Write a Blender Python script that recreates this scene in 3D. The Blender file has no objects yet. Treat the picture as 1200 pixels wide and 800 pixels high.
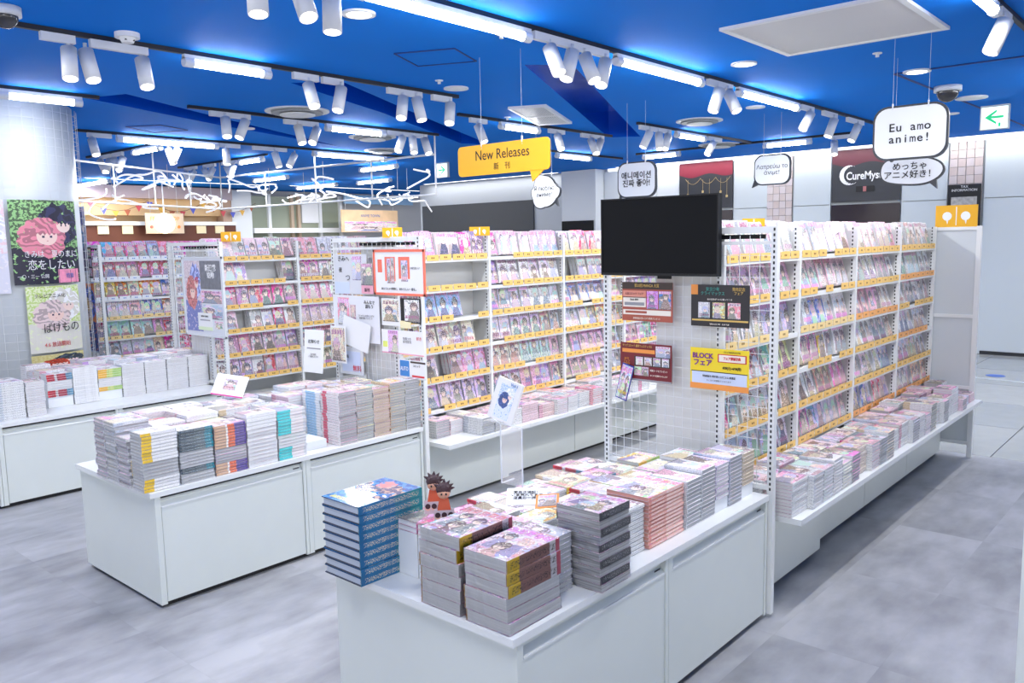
import bpy, math, random
from mathutils import Vector, Matrix
import mathutils.geometry as mg
random.seed(7)
S = bpy.context.scene
C = S.collection
PI = math.pi
# ---------------- camera, world, exposure ----------------
cd = bpy.data.cameras.new('camera'); cam = bpy.data.objects.new('camera', cd); C.objects.link(cam)
cd.sensor_width = 36; cd.lens = 965/1200*36; cd.clip_start = .05; cd.clip_end = 200
pi_, ro, ya = [math.radians(v) for v in (6.99, 1.166, 41.47)]
fw = Vector((math.cos(ya)*math.cos(pi_), math.sin(ya)*math.cos(pi_), -math.sin(pi_)))
rt = Vector((math.sin(ya), -math.cos(ya), 0)); dn = fw.cross(rt)
r2 = rt*math.cos(ro)+dn*math.sin(ro); d2 = -rt*math.sin(ro)+dn*math.cos(ro)
cam.matrix_world = Matrix(((r2.x, -d2.x, -fw.x, 0), (r2.y, -d2.y, -fw.y, 0), (r2.z, -d2.z, -fw.z, 1.8), (0, 0, 0, 1)))
S.camera = cam
w = bpy.data.worlds.new('world'); S.world = w; w.use_nodes = True
w.node_tree.nodes['Background'].inputs[0].default_value = (1, .985, .955, 1)
w.node_tree.nodes['Background'].inputs[1].default_value = 1.8
S.view_settings.view_transform = 'Standard'; S.view_settings.look = 'None'
S.view_settings.exposure = 0.12; S.view_settings.gamma = 1
S.cycles.max_bounces = 8; S.cycles.diffuse_bounces = 4; S.cycles.glossy_bounces = 3
S.cycles.transparent_max_bounces = 12; S.cycles.caustics_reflective = False; S.cycles.caustics_refractive = False
S.cycles.sample_clamp_indirect = 4; S.cycles.use_denoising = True
TUBE_W, SPOT_W, TUBE_EMIT = 24, 13, 30
CEIL = 3.15

# ---------------- material helpers ----------------
def srgb(r, g, b): return tuple(((c/255)/12.92 if c/255 <= .04045 else ((c/255+.055)/1.055)**2.4) for c in (r, g, b))+(1,)
def new_mat(name):
    m = bpy.data.materials.new(name); m.use_nodes = True
    return m, m.node_tree, m.node_tree.nodes['Principled BSDF']
MC = {}
def mat(name, col=(200, 200, 200), rough=.4, metal=0, emit=0, noise=0, coat=0, spec=.5, scale=8, alpha=1):
    if name in MC: return MC[name]
    m, nt, b = new_mat(name)
    c = srgb(*col)
    b.inputs['Base Color'].default_value = c; b.inputs['Roughness'].default_value = rough
    b.inputs['Metallic'].default_value = metal; b.inputs['Coat Weight'].default_value = coat
    b.inputs['Specular IOR Level'].default_value = spec
    if emit:
        b.inputs['Emission Color'].default_value = c; b.inputs['Emission Strength'].default_value = emit
    n = nt.nodes.new('ShaderNodeTexNoise'); n.inputs['Scale'].default_value = scale; n.inputs['Detail'].default_value = 5
    tc = nt.nodes.new('ShaderNodeTexCoord'); nt.links.new(tc.outputs['Object'], n.inputs['Vector'])
    if noise:
        h = nt.nodes.new('ShaderNodeHueSaturation'); h.inputs['Color'].default_value = c
        r = nt.nodes.new('ShaderNodeMapRange'); r.inputs[1].default_value = .3; r.inputs[2].default_value = .7
        r.inputs[3].default_value = 1-noise; r.inputs[4].default_value = 1+noise
        nt.links.new(n.outputs['Fac'], r.inputs[0]); nt.links.new(r.outputs[0], h.inputs['Value']); nt.links.new(h.outputs[0], b.inputs['Base Color'])
    rr = nt.nodes.new('ShaderNodeMapRange'); rr.inputs[3].default_value = max(.02, rough-.05); rr.inputs[4].default_value = rough+.05
    nt.links.new(n.outputs['Fac'], rr.inputs[0]); nt.links.new(rr.outputs[0], b.inputs['Roughness'])
    if alpha < 1: b.inputs['Alpha'].default_value = alpha
    MC[name] = m; return m

class X:  # tiny expression builder for shader maths
    nt = None
    def __init__(s, o): s.o = o
    @staticmethod
    def op(k, *a):
        n = X.nt.nodes.new('ShaderNodeMath'); n.operation = k
        for i, v in enumerate(a):
            if isinstance(v, X): X.nt.links.new(v.o, n.inputs[i])
            else: n.inputs[i].default_value = v
        return X(n.outputs[0])
    def __add__(s, b): return X.op('ADD', s, b)
    def __radd__(s, b): return X.op('ADD', s, b)
    def __sub__(s, b): return X.op('SUBTRACT', s, b)
    def __rsub__(s, b): return X.op('SUBTRACT', b, s)
    def __mul__(s, b): return X.op('MULTIPLY', s, b)
    def __rmul__(s, b): return X.op('MULTIPLY', s, b)
    def __truediv__(s, b): return X.op('DIVIDE', s, b)
    def lt(s, b): return X.op('LESS_THAN', s, b)
    def gt(s, b): return X.op('GREATER_THAN', s, b)
    def abs(s): return X.op('ABSOLUTE', s)
    def fr(s): return X.op('FRACT', s)
    def sq(s): return X.op('POWER', s.abs(), 2)
def rnd(s, k):
    n = X.nt.nodes.new('ShaderNodeTexWhiteNoise'); n.noise_dimensions = '1D'
    X.nt.links.new((s*913.7+k*7.31).o, n.inputs['W']); return X(n.outputs['Value'])
def hsv(h, s, v):
    n = X.nt.nodes.new('ShaderNodeCombineColor'); n.mode = 'HSV'
    for i, a in enumerate((h, s, v)):
        if isinstance(a, X): X.nt.links.new(a.o, n.inputs[i])
        else: n.inputs[i].default_value = a
    return X(n.outputs[0])
def mixc(f, a, b):
    n = X.nt.nodes.new('ShaderNodeMix'); n.data_type = 'RGBA'
    for i, v in ((0, f), (6, a), (7, b)):
        if isinstance(v, X): X.nt.links.new(v.o, n.inputs[i])
        else: n.inputs[i].default_value = v
    return X(n.outputs[2])
def comb(x, y, z):
    n = X.nt.nodes.new('ShaderNodeCombineXYZ')
    for i, a in enumerate((x, y, z)):
        if isinstance(a, X): X.nt.links.new(a.o, n.inputs[i])
        else: n.inputs[i].default_value = a
    return X(n.outputs[0])
def nz(v, scale, detail=2, vor=False):
    n = X.nt.nodes.new('ShaderNodeTexVoronoi' if vor else 'ShaderNodeTexNoise'); n.inputs['Scale'].default_value = scale
    if not vor: n.inputs['Detail'].default_value = detail
    X.nt.links.new(v.o, n.inputs['Vector']); return n
def seedxy():
    uv = X.nt.nodes.new('ShaderNodeUVMap'); sp = X.nt.nodes.new('ShaderNodeSeparateXYZ'); X.nt.links.new(uv.outputs[0], sp.inputs[0])
    oi = X.nt.nodes.new('ShaderNodeObjectInfo'); at = X.nt.nodes.new('ShaderNodeAttribute'); at.attribute_name = 'bk'
    va = X.nt.nodes.new('ShaderNodeVectorMath'); X.nt.links.new(oi.outputs['Color'], va.inputs[0]); X.nt.links.new(at.outputs['Color'], va.inputs[1])
    s2 = X.nt.nodes.new('ShaderNodeSeparateXYZ'); X.nt.links.new(va.outputs[0], s2.inputs[0])
    return X(sp.outputs[0]), X(sp.outputs[1]), X(s2.outputs[0]), X(s2.outputs[1]), X(s2.outputs[2])
def figure(col, x, y, s, k, cx, hy, sc, nv, nf):
    hx = x-cx; hyv = y-hy
    wob = (nv-.5)*1.7
    bd = (hx.abs()-((.07+(hy-y)*.40)*sc)+(nv-.5)*.16).lt(0.0)*y.lt(hy-.03)*y.gt(hy-.62*sc)
    hue = h_base(s, k)
    cloth = hsv(hue, rnd(s, k+2)*.55, rnd(s, k+3)*.75+.13)
    col = mixc(bd, col, cloth); col = mixc(bd*nf.gt(.54), col, hsv(hue+.04, .4, rnd(s, k+9)*.8+.1))
    dark = rnd(s, k+7).gt(.38)
    hair = mixc(dark, hsv(rnd(s, k+4), .42, .9), hsv(rnd(s, k+5)*.1+.95, .45, .13))
    h = ((hx/(.19*sc)).sq()+(hyv/(.15*sc)).sq()+wob).lt(1.0)
    col = mixc(h, col, hair); col = mixc(h*nf.gt(.56), col, hsv(rnd(s, k+8), .25, .75))
    zz = (((x+nv*.06)*(16.0/sc)).fr()-.5).abs()*.07*sc
    f = ((hx/(.115*sc)).sq()+((y-(hy-.045*sc))/(.10*sc)).sq()+wob*.35).lt(1.0)*((y-hy-.012*sc+zz).lt(0.0))
    col = mixc(f, col, (.96, .76, .66, 1))
    e = ((hx.abs()-.042*sc).abs().lt(.013*sc))*(((y-(hy-.035*sc)).abs()).lt(.018*sc))
    return mixc(e, col, hsv(rnd(s, k+6), .7, .16))
def h_base(s, k): return X.op('FRACT', .95+rnd(s, k+1)*.18+rnd(s, k+10).gt(.62)*.58+rnd(s, k+11).gt(.85)*.42)
def finish(b, col, rough=.28, coat=.25):
    X.nt.links.new(col.o, b.inputs['Base Color']); b.inputs['Roughness'].default_value = rough
    b.inputs['Coat Weight'].default_value = coat; b.inputs['Coat Roughness'].default_value = .12
def make_cover():
    m, nt, b = new_mat('printed_cover'); X.nt = nt
    x, y, s, h, q = seedxy(); v = comb(x, y*1.4, s*57.0)
    n1 = X(nz(v, 3.2, 3).outputs['Fac']); n2 = X(nz(v, 9, 3).outputs['Fac']); n3 = X(nz(v, 34, 1).outputs['Fac'])
    bg = hsv(h+(rnd(s, 1)-.5)*.10, q*(rnd(s, 2)*1.1+.5), 1.0-rnd(s, 3)*rnd(s, 33)*.65)
    col = mixc(n1.gt(.52), bg, hsv(h+.03+rnd(s, 4)*.2, q*.6, .95))
    col = mixc(n2.gt(.60), col, hsv(h_base(s, 80), q*.7+.12, rnd(s, 9)*.6+.3))
    n5 = X(nz(v, 19, 3).outputs['Fac'])
    two = rnd(s, 11).gt(.35)
    a = figure(col, x, y, s, 20, rnd(s, 12)*.25+.18, rnd(s, 13)*.3+.5, .95, n2, n5)
    col = mixc(two, col, a)
    a = figure(col, x, y, s, 60, rnd(s, 62)*.2+.66, rnd(s, 63)*.35+.4, .85, n2, n5)
    col = mixc(rnd(s, 64).gt(.5), col, a)
    col = figure(col, x, y, s, 40, rnd(s, 14)*.4+.32, rnd(s, 15)*.3+.45, 1.35, n2, n5)
    col = mixc(n5.gt(.66), col, hsv(rnd(s, 66), .4, .97)); col = mixc(n5.lt(.37), col, hsv(h_base(s, 90), .5, rnd(s, 91)*.7+.1))
    ty = mixc(rnd(s, 16).gt(.4), rnd(s, 17)*.15+.03, rnd(s, 18)*.06+.8)
    ty = X(ty.o)
    band = (y-ty).gt(0.0)*(y-ty).lt(.14)
    solid = rnd(s, 19).gt(.72)
    tc = hsv(rnd(s, 51)*.25+.85, .75, rnd(s, 52)*.7+.2)
    let = (n3.gt(.45))*((x*5.0+s*9.0).fr().lt(.82))*((x-.5).abs().lt(.44))
    col = mixc(band*solid, col, (.9, .9, .88, 1))
    col = mixc(band*let, col, tc)
    tiny = (y.lt(.05))*(n3.gt(.5)); col = mixc(tiny, col, (.05, .05, .07, 1))
    vt = ((x-.93).abs().lt(.035))*(y.gt(.3))*(n3.gt(.5))*rnd(s, 53).gt(.5); col = mixc(vt, col, (.08, .06, .1, 1))
    col = mixc(.13, col, (.25, .24, .27, 1)); finish(b, col, .32, .12); return m
def make_mag():
    m, nt, b = new_mat('crowded_magazine_cover'); X.nt = nt
    x, y, s, h, q = seedxy(); v = comb(x*1.0, y*1.4, s*57.0)
    vo = nz(v, 9, vor=True); n2 = X(nz(v, 12, 3).outputs['Fac']); n3 = X(nz(v, 46, 1).outputs['Fac'])
    sp = nt.nodes.new('ShaderNodeSeparateColor'); nt.links.new(vo.outputs['Color'], sp.inputs[0])
    r, g = X(sp.outputs[0]), X(sp.outputs[1])
    col = hsv(h+(r-.5)*.75, g*q, .98-r*.1)
    col = mixc(n2.gt(.60), col, hsv(h+.55, .35, .6)); col = mixc(n2.lt(.40), col, (.93, .90, .90, 1))
    n5 = X(nz(v, 24, 3).outputs['Fac']); col = figure(col, x, y, s, 20, .28, .66, .75, n2, n5); col = figure(col, x, y, s, 40, .70, .60, .8, n2, n5); col = figure(col, x, y, s, 60, .46, .34, .9, n2, n5)
    tb = (y.gt(.8))*(y.lt(.95))*n3.gt(.47)*((x*5.0).fr().lt(.85)); col = mixc(tb, col, hsv(rnd(s, 3)*.2+.88, .8, .8))
    sm = n3.gt(.64)*(X.op('SINE', y*60.0).gt(.2)); col = mixc(sm, col, (.1, .08, .12, 1))
    col = mixc(.08, col, (.9, .86, .88, 1)); finish(b, col, .2, .3); return m
def make_pages(name='page_edges', c=(240, 241, 243), stripe=420, amp=.10, rough=.7, coat=0):
    m, nt, b = new_mat(name); X.nt = nt
    tc = nt.nodes.new('ShaderNodeTexCoord'); sp = nt.nodes.new('ShaderNodeSeparateXYZ'); nt.links.new(tc.outputs['Object'], sp.inputs[0])
    x, y, z = (X(sp.outputs[i]) for i in range(3))
    n = X(nz(comb(x*3.0, y*3.0, z*float(stripe)), 1, 2).outputs['Fac'])
    k = srgb(*c); col = mixc((n-.35)*2.2, tuple(v*(1-amp*2.2) for v in k[:3])+(1,), k)
    finish(b, col, rough, coat)
    if coat:
        bp = nt.nodes.new('ShaderNodeBump'); bp.inputs['Strength'].default_value = .6; bp.inputs['Distance'].default_value = .004
        nn = nz(comb(x, y, z), 40, 3); nt.links.new(nn.outputs['Fac'], bp.inputs['Height']); nt.links.new(bp.outputs[0], b.inputs['Normal']); nt.links.new(bp.outputs[0], b.inputs['Coat Normal'])
    return m
def make_spine(name, stops, letter=(30, 30, 40), dens=.56):
    m, nt, b = new_mat(name); X.nt = nt
    x, y, s, h, q = seedxy()
    rp = nt.nodes.new('ShaderNodeValToRGB'); rp.color_ramp.interpolation = 'CONSTANT'
    while len(rp.color_ramp.elements) < len(stops): rp.color_ramp.elements.new(.5)
    for e, (p, c) in zip(rp.color_ramp.elements, stops): e.position = p; e.color = srgb(*c)
    nt.links.new(x.o, rp.inputs[0])
    n = X(nz(comb(x*8.0, y*2.0, s*9.0), 7, 1).outputs['Fac'])
    f = n.gt(dens)*((y-.5).abs().lt(.28))*((x-.5).abs().lt(.44))
    finish(b, mixc(f, X(rp.outputs[0]), srgb(*letter)), .35, .2); return m
def make_spine_any():
    m, nt, b = new_mat('assorted_spine'); X.nt = nt
    x, y, s, h, q = seedxy()
    n = X(nz(comb(x*8.0, y*2.0, s*9.0), 7, 1).outputs['Fac'])
    base = mixc(rnd(s, 5).gt(.35), hsv(h+(rnd(s, 1)-.5)*.1, q*.7, .85), (.86, .87, .88, 1))
    base = mixc(x.lt(.25)*rnd(s, 6).gt(.3), base, hsv(h, q+.1, .75))
    f = n.gt(.57)*((y-.5).abs().lt(.28)); finish(b, mixc(f, base, (.08, .08, .12, 1)), .35, .2); return m
COVER, MAG, PAGES, SPINE = make_cover(), make_mag(), make_pages(), make_spine_any()
WRAP = make_pages('wrapped_grey_page_edges', (236, 237, 239), 260, .10, .3, 1)
WRAPDK = make_pages('wrapped_dark_page_edges', (244, 244, 246), 160, .26, .3, 1)
WHITEP = mat('white_foam_block', (232, 236, 240), .5)
LAM = mat('pale_grey_laminate', (216, 222, 219), .32, noise=.01)
LAMTOP = mat('white_laminate_top', (228, 231, 232), .22)
RACK = mat('white_painted_steel', (228, 230, 230), .35)
RACKIN = mat('rack_back_white', (214, 215, 214), .5)
DARK = mat('dark_gap', (40, 42, 46), .6)
KICK = mat('black_plinth', (28, 28, 30), .6)
BLACKM = mat('black_plastic', (16, 18, 22), .45, spec=.2)
WIRE = mat('white_wire', (216, 219, 222), .35)
WHITE = mat('white_paint', (234, 236, 238), .4)
LAMPW = mat('white_lamp_metal', (226, 228, 232), .35)
GLOW = mat('fluorescent_glow', (250, 252, 255), .3, emit=TUBE_EMIT)
LENS = mat('lamp_lens_glow', (255, 252, 245), .3, emit=3)
YEL = mat('yellow_tag', (238, 196, 112), .45)
YELS = mat('yellow_sign_board', (232, 172, 22), .45)
INK = mat('black_ink', (28, 28, 32), .6)
PAPER = mat('white_paper', (240, 241, 243), .5)

# ---------------- mesh helpers ----------------
class MB:
    def __init__(s): s.v = []; s.f = []; s.m = []; s.uv = []; s.col = []
    def face(s, pts, m=0, uv=None, col=(0, 0, 0, 0)):
        i = len(s.v); s.v += [tuple(p) for p in pts]; s.f.append(tuple(range(i, i+len(pts)))); s.m.append(m)
        s.uv += uv or [(0, 0), (1, 0), (1, 1), (0, 1)][:len(pts)] if len(pts) <= 4 or uv else [(0, 0)]*len(pts); s.col.append(col)
    def box(s, a, b, m=0, col=(0, 0, 0, 0), mats=None, T=None, top_uv=None):
        x0, y0, z0 = a; x1, y1, z1 = b
        P = [(x0, y0, z0), (x1, y0, z0), (x1, y1, z0), (x0, y1, z0), (x0, y0, z1), (x1, y0, z1), (x1, y1, z1), (x0, y1, z1)]
        if T: P = [T@Vector(p) for p in P]
        i = len(s.v); s.v += [tuple(p) for p in P]
        # -y, +y, -x, +x, +z, -z
        for k, q in enumerate(((0, 1, 5, 4), (2, 3, 7, 6), (3, 0, 4, 7), (1, 2, 6, 5), (4, 5, 6, 7), (3, 2, 1, 0))):
            s.f.append(tuple(i+j for j in q)); s.m.append(mats[k] if mats else m); s.col.append(col)
            s.uv += (top_uv if (top_uv and k == 4) else [(0, 0), (1, 0), (1, 1), (0, 1)])
    def cyl(s, p0, p1, r, n=10, m=0, r1=None, caps=True, capm=None):
        p0, p1 = Vector(p0), Vector(p1); d = (p1-p0).normalized(); a = d.orthogonal().normalized(); b = d.cross(a); r1 = r if r1 is None else r1
        i = len(s.v)
        for c, R in ((p0, r), (p1, r1)):
            for k in range(n): t = 2*PI*k/n; s.v.append(tuple(c+(a*math.cos(t)+b*math.sin(t))*R))
        for k in range(n):
            j = (k+1) % n; s.f.append((i+k, i+j, i+n+j, i+n+k)); s.m.append(m); s.uv += [(0, 0)]*4; s.col.append((0, 0, 0, 0))
        if caps:
            s.f.append(tuple(i+k for k in reversed(range(n)))); s.f.append(tuple(i+n+k for k in range(n)))
            s.m += [m, m if capm is None else capm]; s.uv += [(0, 0)]*(2*n); s.col += [(0, 0, 0, 0)]*2
    def mesh(s, name, mats, attr=False, smooth=False):
        me = bpy.data.meshes.new(name); me.from_pydata(s.v, [], s.f)
        for m in (mats if isinstance(mats, (list, tuple)) else [mats]): me.materials.append(m)
        me.polygons.foreach_set('material_index', s.m)
        ul = me.uv_layers.new(name='UVMap'); ul.data.foreach_set('uv', [c for u in s.uv for c in u])
        if attr:
            a = me.attributes.new('bk', 'FLOAT_COLOR', 'FACE'); a.data.foreach_set('color', [c for u in s.col for c in u])
        if smooth: me.polygons.foreach_set('use_smooth', [len(f) == 4 for f in s.f])
        me.update(); return me
def link(name, data, parent=None, loc=(0, 0, 0), rot=(0, 0, 0), **props):
    o = bpy.data.objects.new(name, data); C.objects.link(o); o.location = loc; o.rotation_euler = rot
    if parent: o.parent = parent
    o.color = (0, 0, 0, 1)
    for k, v in props.items(): o[k] = v
    return o
def boxo(name, a, b, m, parent=None, **p):
    c = [(a[i]+b[i])/2 for i in range(3)]; q = MB(); q.box([a[i]-c[i] for i in range(3)], [b[i]-c[i] for i in range(3)])
    return link(name, q.mesh(name, m), parent, c, **p)
def thing(name, label, cat, loc=(0, 0, 0), rot=(0, 0, 0), group=None):
    o = link(name, None, None, loc, rot); o['label'] = label; o['category'] = cat
    if group: o['group'] = group
    return o
def tag(o, label, cat, group=None):
    o['label'] = label; o['category'] = cat
    if group: o['group'] = group
    return o
def text(body, size, m, parent, loc, rot=(0, 0, 0), align='CENTER', name='lettering', sx=1, bold=0):
    c = bpy.data.curves.new(name, 'FONT'); c.body = body; c.size = size; c.align_x = align; c.align_y = 'CENTER'; c.extrude = .0006; c.resolution_u = 3
    c.offset = bold; c.materials.append(m); o = link(name, c, parent, loc, rot); o.scale = (sx, 1, 1); return o
FX = (PI/2, 0, -PI/2)   # a board facing -x
FY = (PI/2, 0, 0)       # a board facing -y
ORD = 'zero first second third fourth fifth sixth seventh eighth ninth tenth eleventh twelfth thirteenth fourteenth fifteenth sixteenth seventeenth eighteenth nineteenth twentieth'.split()
def ordn(i): return ORD[i] if i < len(ORD) else f'{i}th'

# ================= SETTING =================
def floor_mat():
    m, nt, b = new_mat('cloudy_grey_vinyl'); X.nt = nt
    tc = nt.nodes.new('ShaderNodeTexCoord'); sp = nt.nodes.new('ShaderNodeSeparateXYZ'); nt.links.new(tc.outputs['Object'], sp.inputs[0])
    x, y = X(sp.outputs[0]), X(sp.outputs[1])
    tx = X.op('FLOOR', x/.92); ty = X.op('FLOOR', y/.46+tx*.0)
    rt_ = X.nt.nodes.new('ShaderNodeTexWhiteNoise'); rt_.noise_dimensions = '2D'; nt.links.new(comb(tx, ty, 0.0).o, rt_.inputs['Vector'])
    rv = X(rt_.outputs['Value'])
    n1 = X(nz(comb(x, y, rv*1.2), 1.5, 6).outputs['Fac']); n2 = X(nz(comb(x*.8, y*1.8, rv*1.2), 5, 5).outputs['Fac'])
    t = n1*.7+n2*.4+rv*.05
    r = nt.nodes.new('ShaderNodeValToRGB'); r.color_ramp.elements[0].position = .42; r.color_ramp.elements[0].color = srgb(126, 127, 131)
    r.color_ramp.elements[1].position = .70; r.color_ramp.elements[1].color = srgb(170, 171, 176); nt.links.new(t.o, r.inputs[0])
    col = X(r.outputs[0])
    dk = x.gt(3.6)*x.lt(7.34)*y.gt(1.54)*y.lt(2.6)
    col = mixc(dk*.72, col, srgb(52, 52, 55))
    sx = ((x/.92).fr()-.5).abs().gt(.498); sy = ((y/.46).fr()-.5).abs().gt(.4965)
    col = mixc(X.op('MAXIMUM', sx, sy)*.07, col, (.12, .12, .13, 1))
    finish(b, col, .38, 0); return m
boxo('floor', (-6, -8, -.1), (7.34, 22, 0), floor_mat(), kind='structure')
# mall floor of big glossy tiles
MT = [mat('mall_tile_%d' % i, c, .16, noise=.03, scale=5) for i, c in enumerate(((170, 172, 170), (178, 179, 176), (160, 163, 163)))]
MT[0].name = 'mall_tile_grey'; MT[1].name = 'mall_tile_light'; MT[2].name = 'mall_tile_dark'
mf = boxo('floor', (7.34, -8, -.1), (22, 22, -.006), mat('tile_joint', (110, 110, 108), .6), kind='structure')
q = MB(); q.box((-.595, -.595, -.003), (.595, .595, .003)); tm = [q.mesh('floor_tile', m) for m in MT]
for i in range(6):
    for j in range(7):
        link('tile', tm[(i*5+j*3) % 3], mf, (7.94+1.2*i-mf.location.x, -.4+1.2*j-mf.location.y, -.003-mf.location.z))
q = MB(); q.box((-3.2, -.04, -.001), (3.2, .04, .001)); 
link('inlay_strip', q.mesh('inlay', mat('pale_inlay', (200, 206, 208), .3)), mf, (11.264-mf.location.x, 1.9-mf.location.y, .0015-mf.location.z), (0, 0, 1.45), label='pale metal strip')
for k, (a, b_) in enumerate(((11.0, 2.6), (11.6, 2.2))):
    q = MB(); q.cyl((0, 0, 0), (0, 0, .001), .11, 16); link('floor_marker', q.mesh('marker', mat('blue_sticker', (70, 110, 200), .4)), mf, (a-mf.location.x, b_-mf.location.y, .0015-mf.location.z), label='blue sticker')
# small metal floor plate near the front table
tag(boxo('floor_plate', (2.62, 1.36, 0), (2.86, 1.42, .004), mat('steel_plate', (150, 160, 165), .3, metal=.6)), 'thin steel threshold strip on the grey floor before the front table', 'floor strip')

# ceiling with recesses
BLUE = mat('blue_ceiling_paint', (0, 120, 222), .75, noise=.02, scale=2, spec=.12)
R1 = [(5.04, 4.27), (5.32, 4.01), (9.66, 6.16), (9.39, 6.49)]
R2 = [(3.21, 7.91), (3.38, 7.47), (4.58, 8.14), (7.29, 9.56), (4.92, 8.68)]
R3 = [(4.14, 6.08), (4.44, 5.76), (5.89, 6.55), (8.8, 8.1), (8.32, 8.22), (5.8, 6.85)]
def ccw(p):
    a = sum(p[i][0]*p[(i+1) % len(p)][1]-p[(i+1) % len(p)][0]*p[i][1] for i in range(len(p))); return p if a > 0 else p[::-1]
outer = [(-6, -8), (22, -8), (22, 22), (-6, 22)]
holes = [ccw(R) for R in (R1, R2, R3)]
vs = [Vector(p) for p in outer]; edges = []; faces = []
k = len(vs); edges += [(i, (i+1) % 4) for i in range(4)]
for Hh in holes:
    vs += [Vector(p) for p in Hh]; n = len(Hh); edges += [(k+i, k+(i+1) % n) for i in range(n)]; k += n
ov, oe, of, _, _, _ = mg.delaunay_2d_cdt(vs, edges, [], 0, 1e-5)
def inside(p, poly):
    c = False
    for i in range(len(poly)):
        a, b = poly[i], poly[(i+1) % len(poly)]
        if (a[1] > p[1]) != (b[1] > p[1]) and p[0] < (b[0]-a[0])*(p[1]-a[1])/(b[1]-a[1])+a[0]: c = not c
    return c
q = MB()
for f in of:
    cx = sum(ov[i].x for i in f)/len(f); cy = sum(ov[i].y for i in f)/len(f)
    if any(inside((cx, cy), Hh) for Hh in holes): continue
    q.face([(ov[i].x, ov[i].y, CEIL) for i in reversed(f)])
q2 = MB()
for Hh in holes:
    n = len(Hh); d = .34
    for i in range(n):
        a, b = Hh[i], Hh[(i+1) % n]; q2.face([(a[0], a[1], CEIL), (b[0], b[1], CEIL), (b[0], b[1], CEIL+d), (a[0], a[1], CEIL+d)])
    q2.face([(p[0], p[1], CEIL+d) for p in reversed(Hh)])
q.face([(-6, -8, CEIL+.5), (22, -8, CEIL+.5), (22, 22, CEIL+.5), (-6, 22, CEIL+.5)])
cl_ = link('ceiling', q.mesh('ceiling', BLUE), kind='structure')
link('recess_lining', q2.mesh('recess_lining', mat('glossy_blue_lining', (6, 96, 226), .22, metal=.3, coat=.8)), cl_, label='glossy blue recess lining')
BLUE2 = mat('dark_blue_seam', (4, 50, 120), .6)
def seamframe(pts, name, label, cat):
    q = MB(); cx = sum(p[0] for p in pts)/4; cy = sum(p[1] for p in pts)/4
    for i in range(4):
        a, b = pts[i], pts[(i+1) % 4]; q.cyl((a[0]-cx, a[1]-cy, 0), (b[0]-cx, b[1]-cy, 0), .006, 4)
    o = link(name, None, None, (cx, cy, CEIL-.004), label=label, category=cat); link('frame', q.mesh('hatch_frame', BLUE2), o)
    q = MB(); q.face([(p[0]-cx, p[1]-cy, .002) for p in reversed(ccw(pts))]); link('hatch_panel', q.mesh('hatch_panel', BLUE), o)
seamframe([(4.05, 4.65), (4.25, 4.24), (4.66, 4.42), (4.46, 4.85)], 'ceiling_hatch', 'blue access hatch flush in the ceiling above the yellow hanging board', 'hatch')
seamframe([(4.24, 9.43), (4.46, 9.07), (4.88, 9.27), (4.69, 9.72)], 'ceiling_hatch', 'blue access hatch in the ceiling beside the round column', 'hatch')
for a, b in (((7.63, 2.32), (7.72, -2)), ((7.63, 2.32), (13.5, 2.2))):
    q = MB(); q.cyl((a[0], a[1], CEIL), (b[0], b[1], CEIL), .014, 4); link('ceiling_seam', q.mesh('seam', BLUE2), kind='structure')
# large white ceiling panel
t = thing('ceiling_panel', 'large square white panel set in the blue ceiling', 'ceiling panel', (5.655, 2.1, CEIL))
boxo('panel', (-.5, -.51, -.012), (.5, .51, 0), mat('off_white_panel', (216, 217, 217), .5, noise=.02, scale=2), t)
for a, b in (((-.545, -.555), (.545, -.515)), ((-.545, .515), (.545, .555)), ((-.545, -.515), (-.505, .515)), ((.505, -.515), (.545, .515))):
    boxo('frame', (a[0], a[1], -.02), (b[0], b[1], 0), WHITE, t)
# air vent with louvres
t = thing('air_vent', 'rectangular white louvred air vent in the blue ceiling', 'vent', (7.13, 5.8, CEIL), (0, 0, .45))
boxo('backing', (-.62, -.17, -.004), (.62, .17, 0), mat('vent_grey', (120, 124, 128), .6), t)
for i in range(14): boxo('slat', (-.6, -.16+i*.0235, -.02), (.6, -.148+i*.0235, -.004), LAMPW, t)
for a, b in (((-.66, -.2), (.66, -.17)), ((-.66, .17), (.66, .2)), ((-.66, -.17), (-.62, .17)), ((.62, -.17), (.66, .17)), ((-.02, -.17), (.02, .17))):
    boxo('frame', (a[0], a[1], -.026), (b[0], b[1], 0), LAMPW, t)

# back wall at x = 13.6
XW = 13.6
wallg = mat('pale_wall_panel', (206, 214, 218), .4); wallw = mat('white_wall_panel', (228, 232, 235), .4)
wb = boxo('wall_right', (XW+.02, -8, 0), (XW+.15, 14.85, 3.7), mat('wall_core', (190, 195, 198), .6), kind='structure')
def wp(name, v0, v1, z0, z1, m, d=.02, **kw):
    return boxo(name, (XW-d-wb.location.x, v0+.008-wb.location.y, z0+.006-wb.location.z), (XW+.02-wb.location.x, v1-.008-wb.location.y, z1-.006-wb.location.z), m, wb, **kw)
for v0, v1 in ((-1.2, 1.0), (1.0, 2.85), (3.32, 3.97), (5.04, 5.67), (6.12, 6.75), (7.82, 8.3), (8.3, 9.5)):
    for z0, z1 in ((0, 2.27), (2.27, 3.1)): wp('wall_panel', v0, v1, z0, z1, wallg if v0 < 7.8 else wallw, label='pale wall panel' if v0 < 7.8 else 'white wall panel')
wp('wall_panel', 9.5, 10.35, 0, 3.15, wallw, .3, label='white pilaster')
wp('wall_panel', 10.35, 14.85, 0, 3.15, mat('grey_far_wall', (172, 178, 186), .5), label='grey wall panel')
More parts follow.
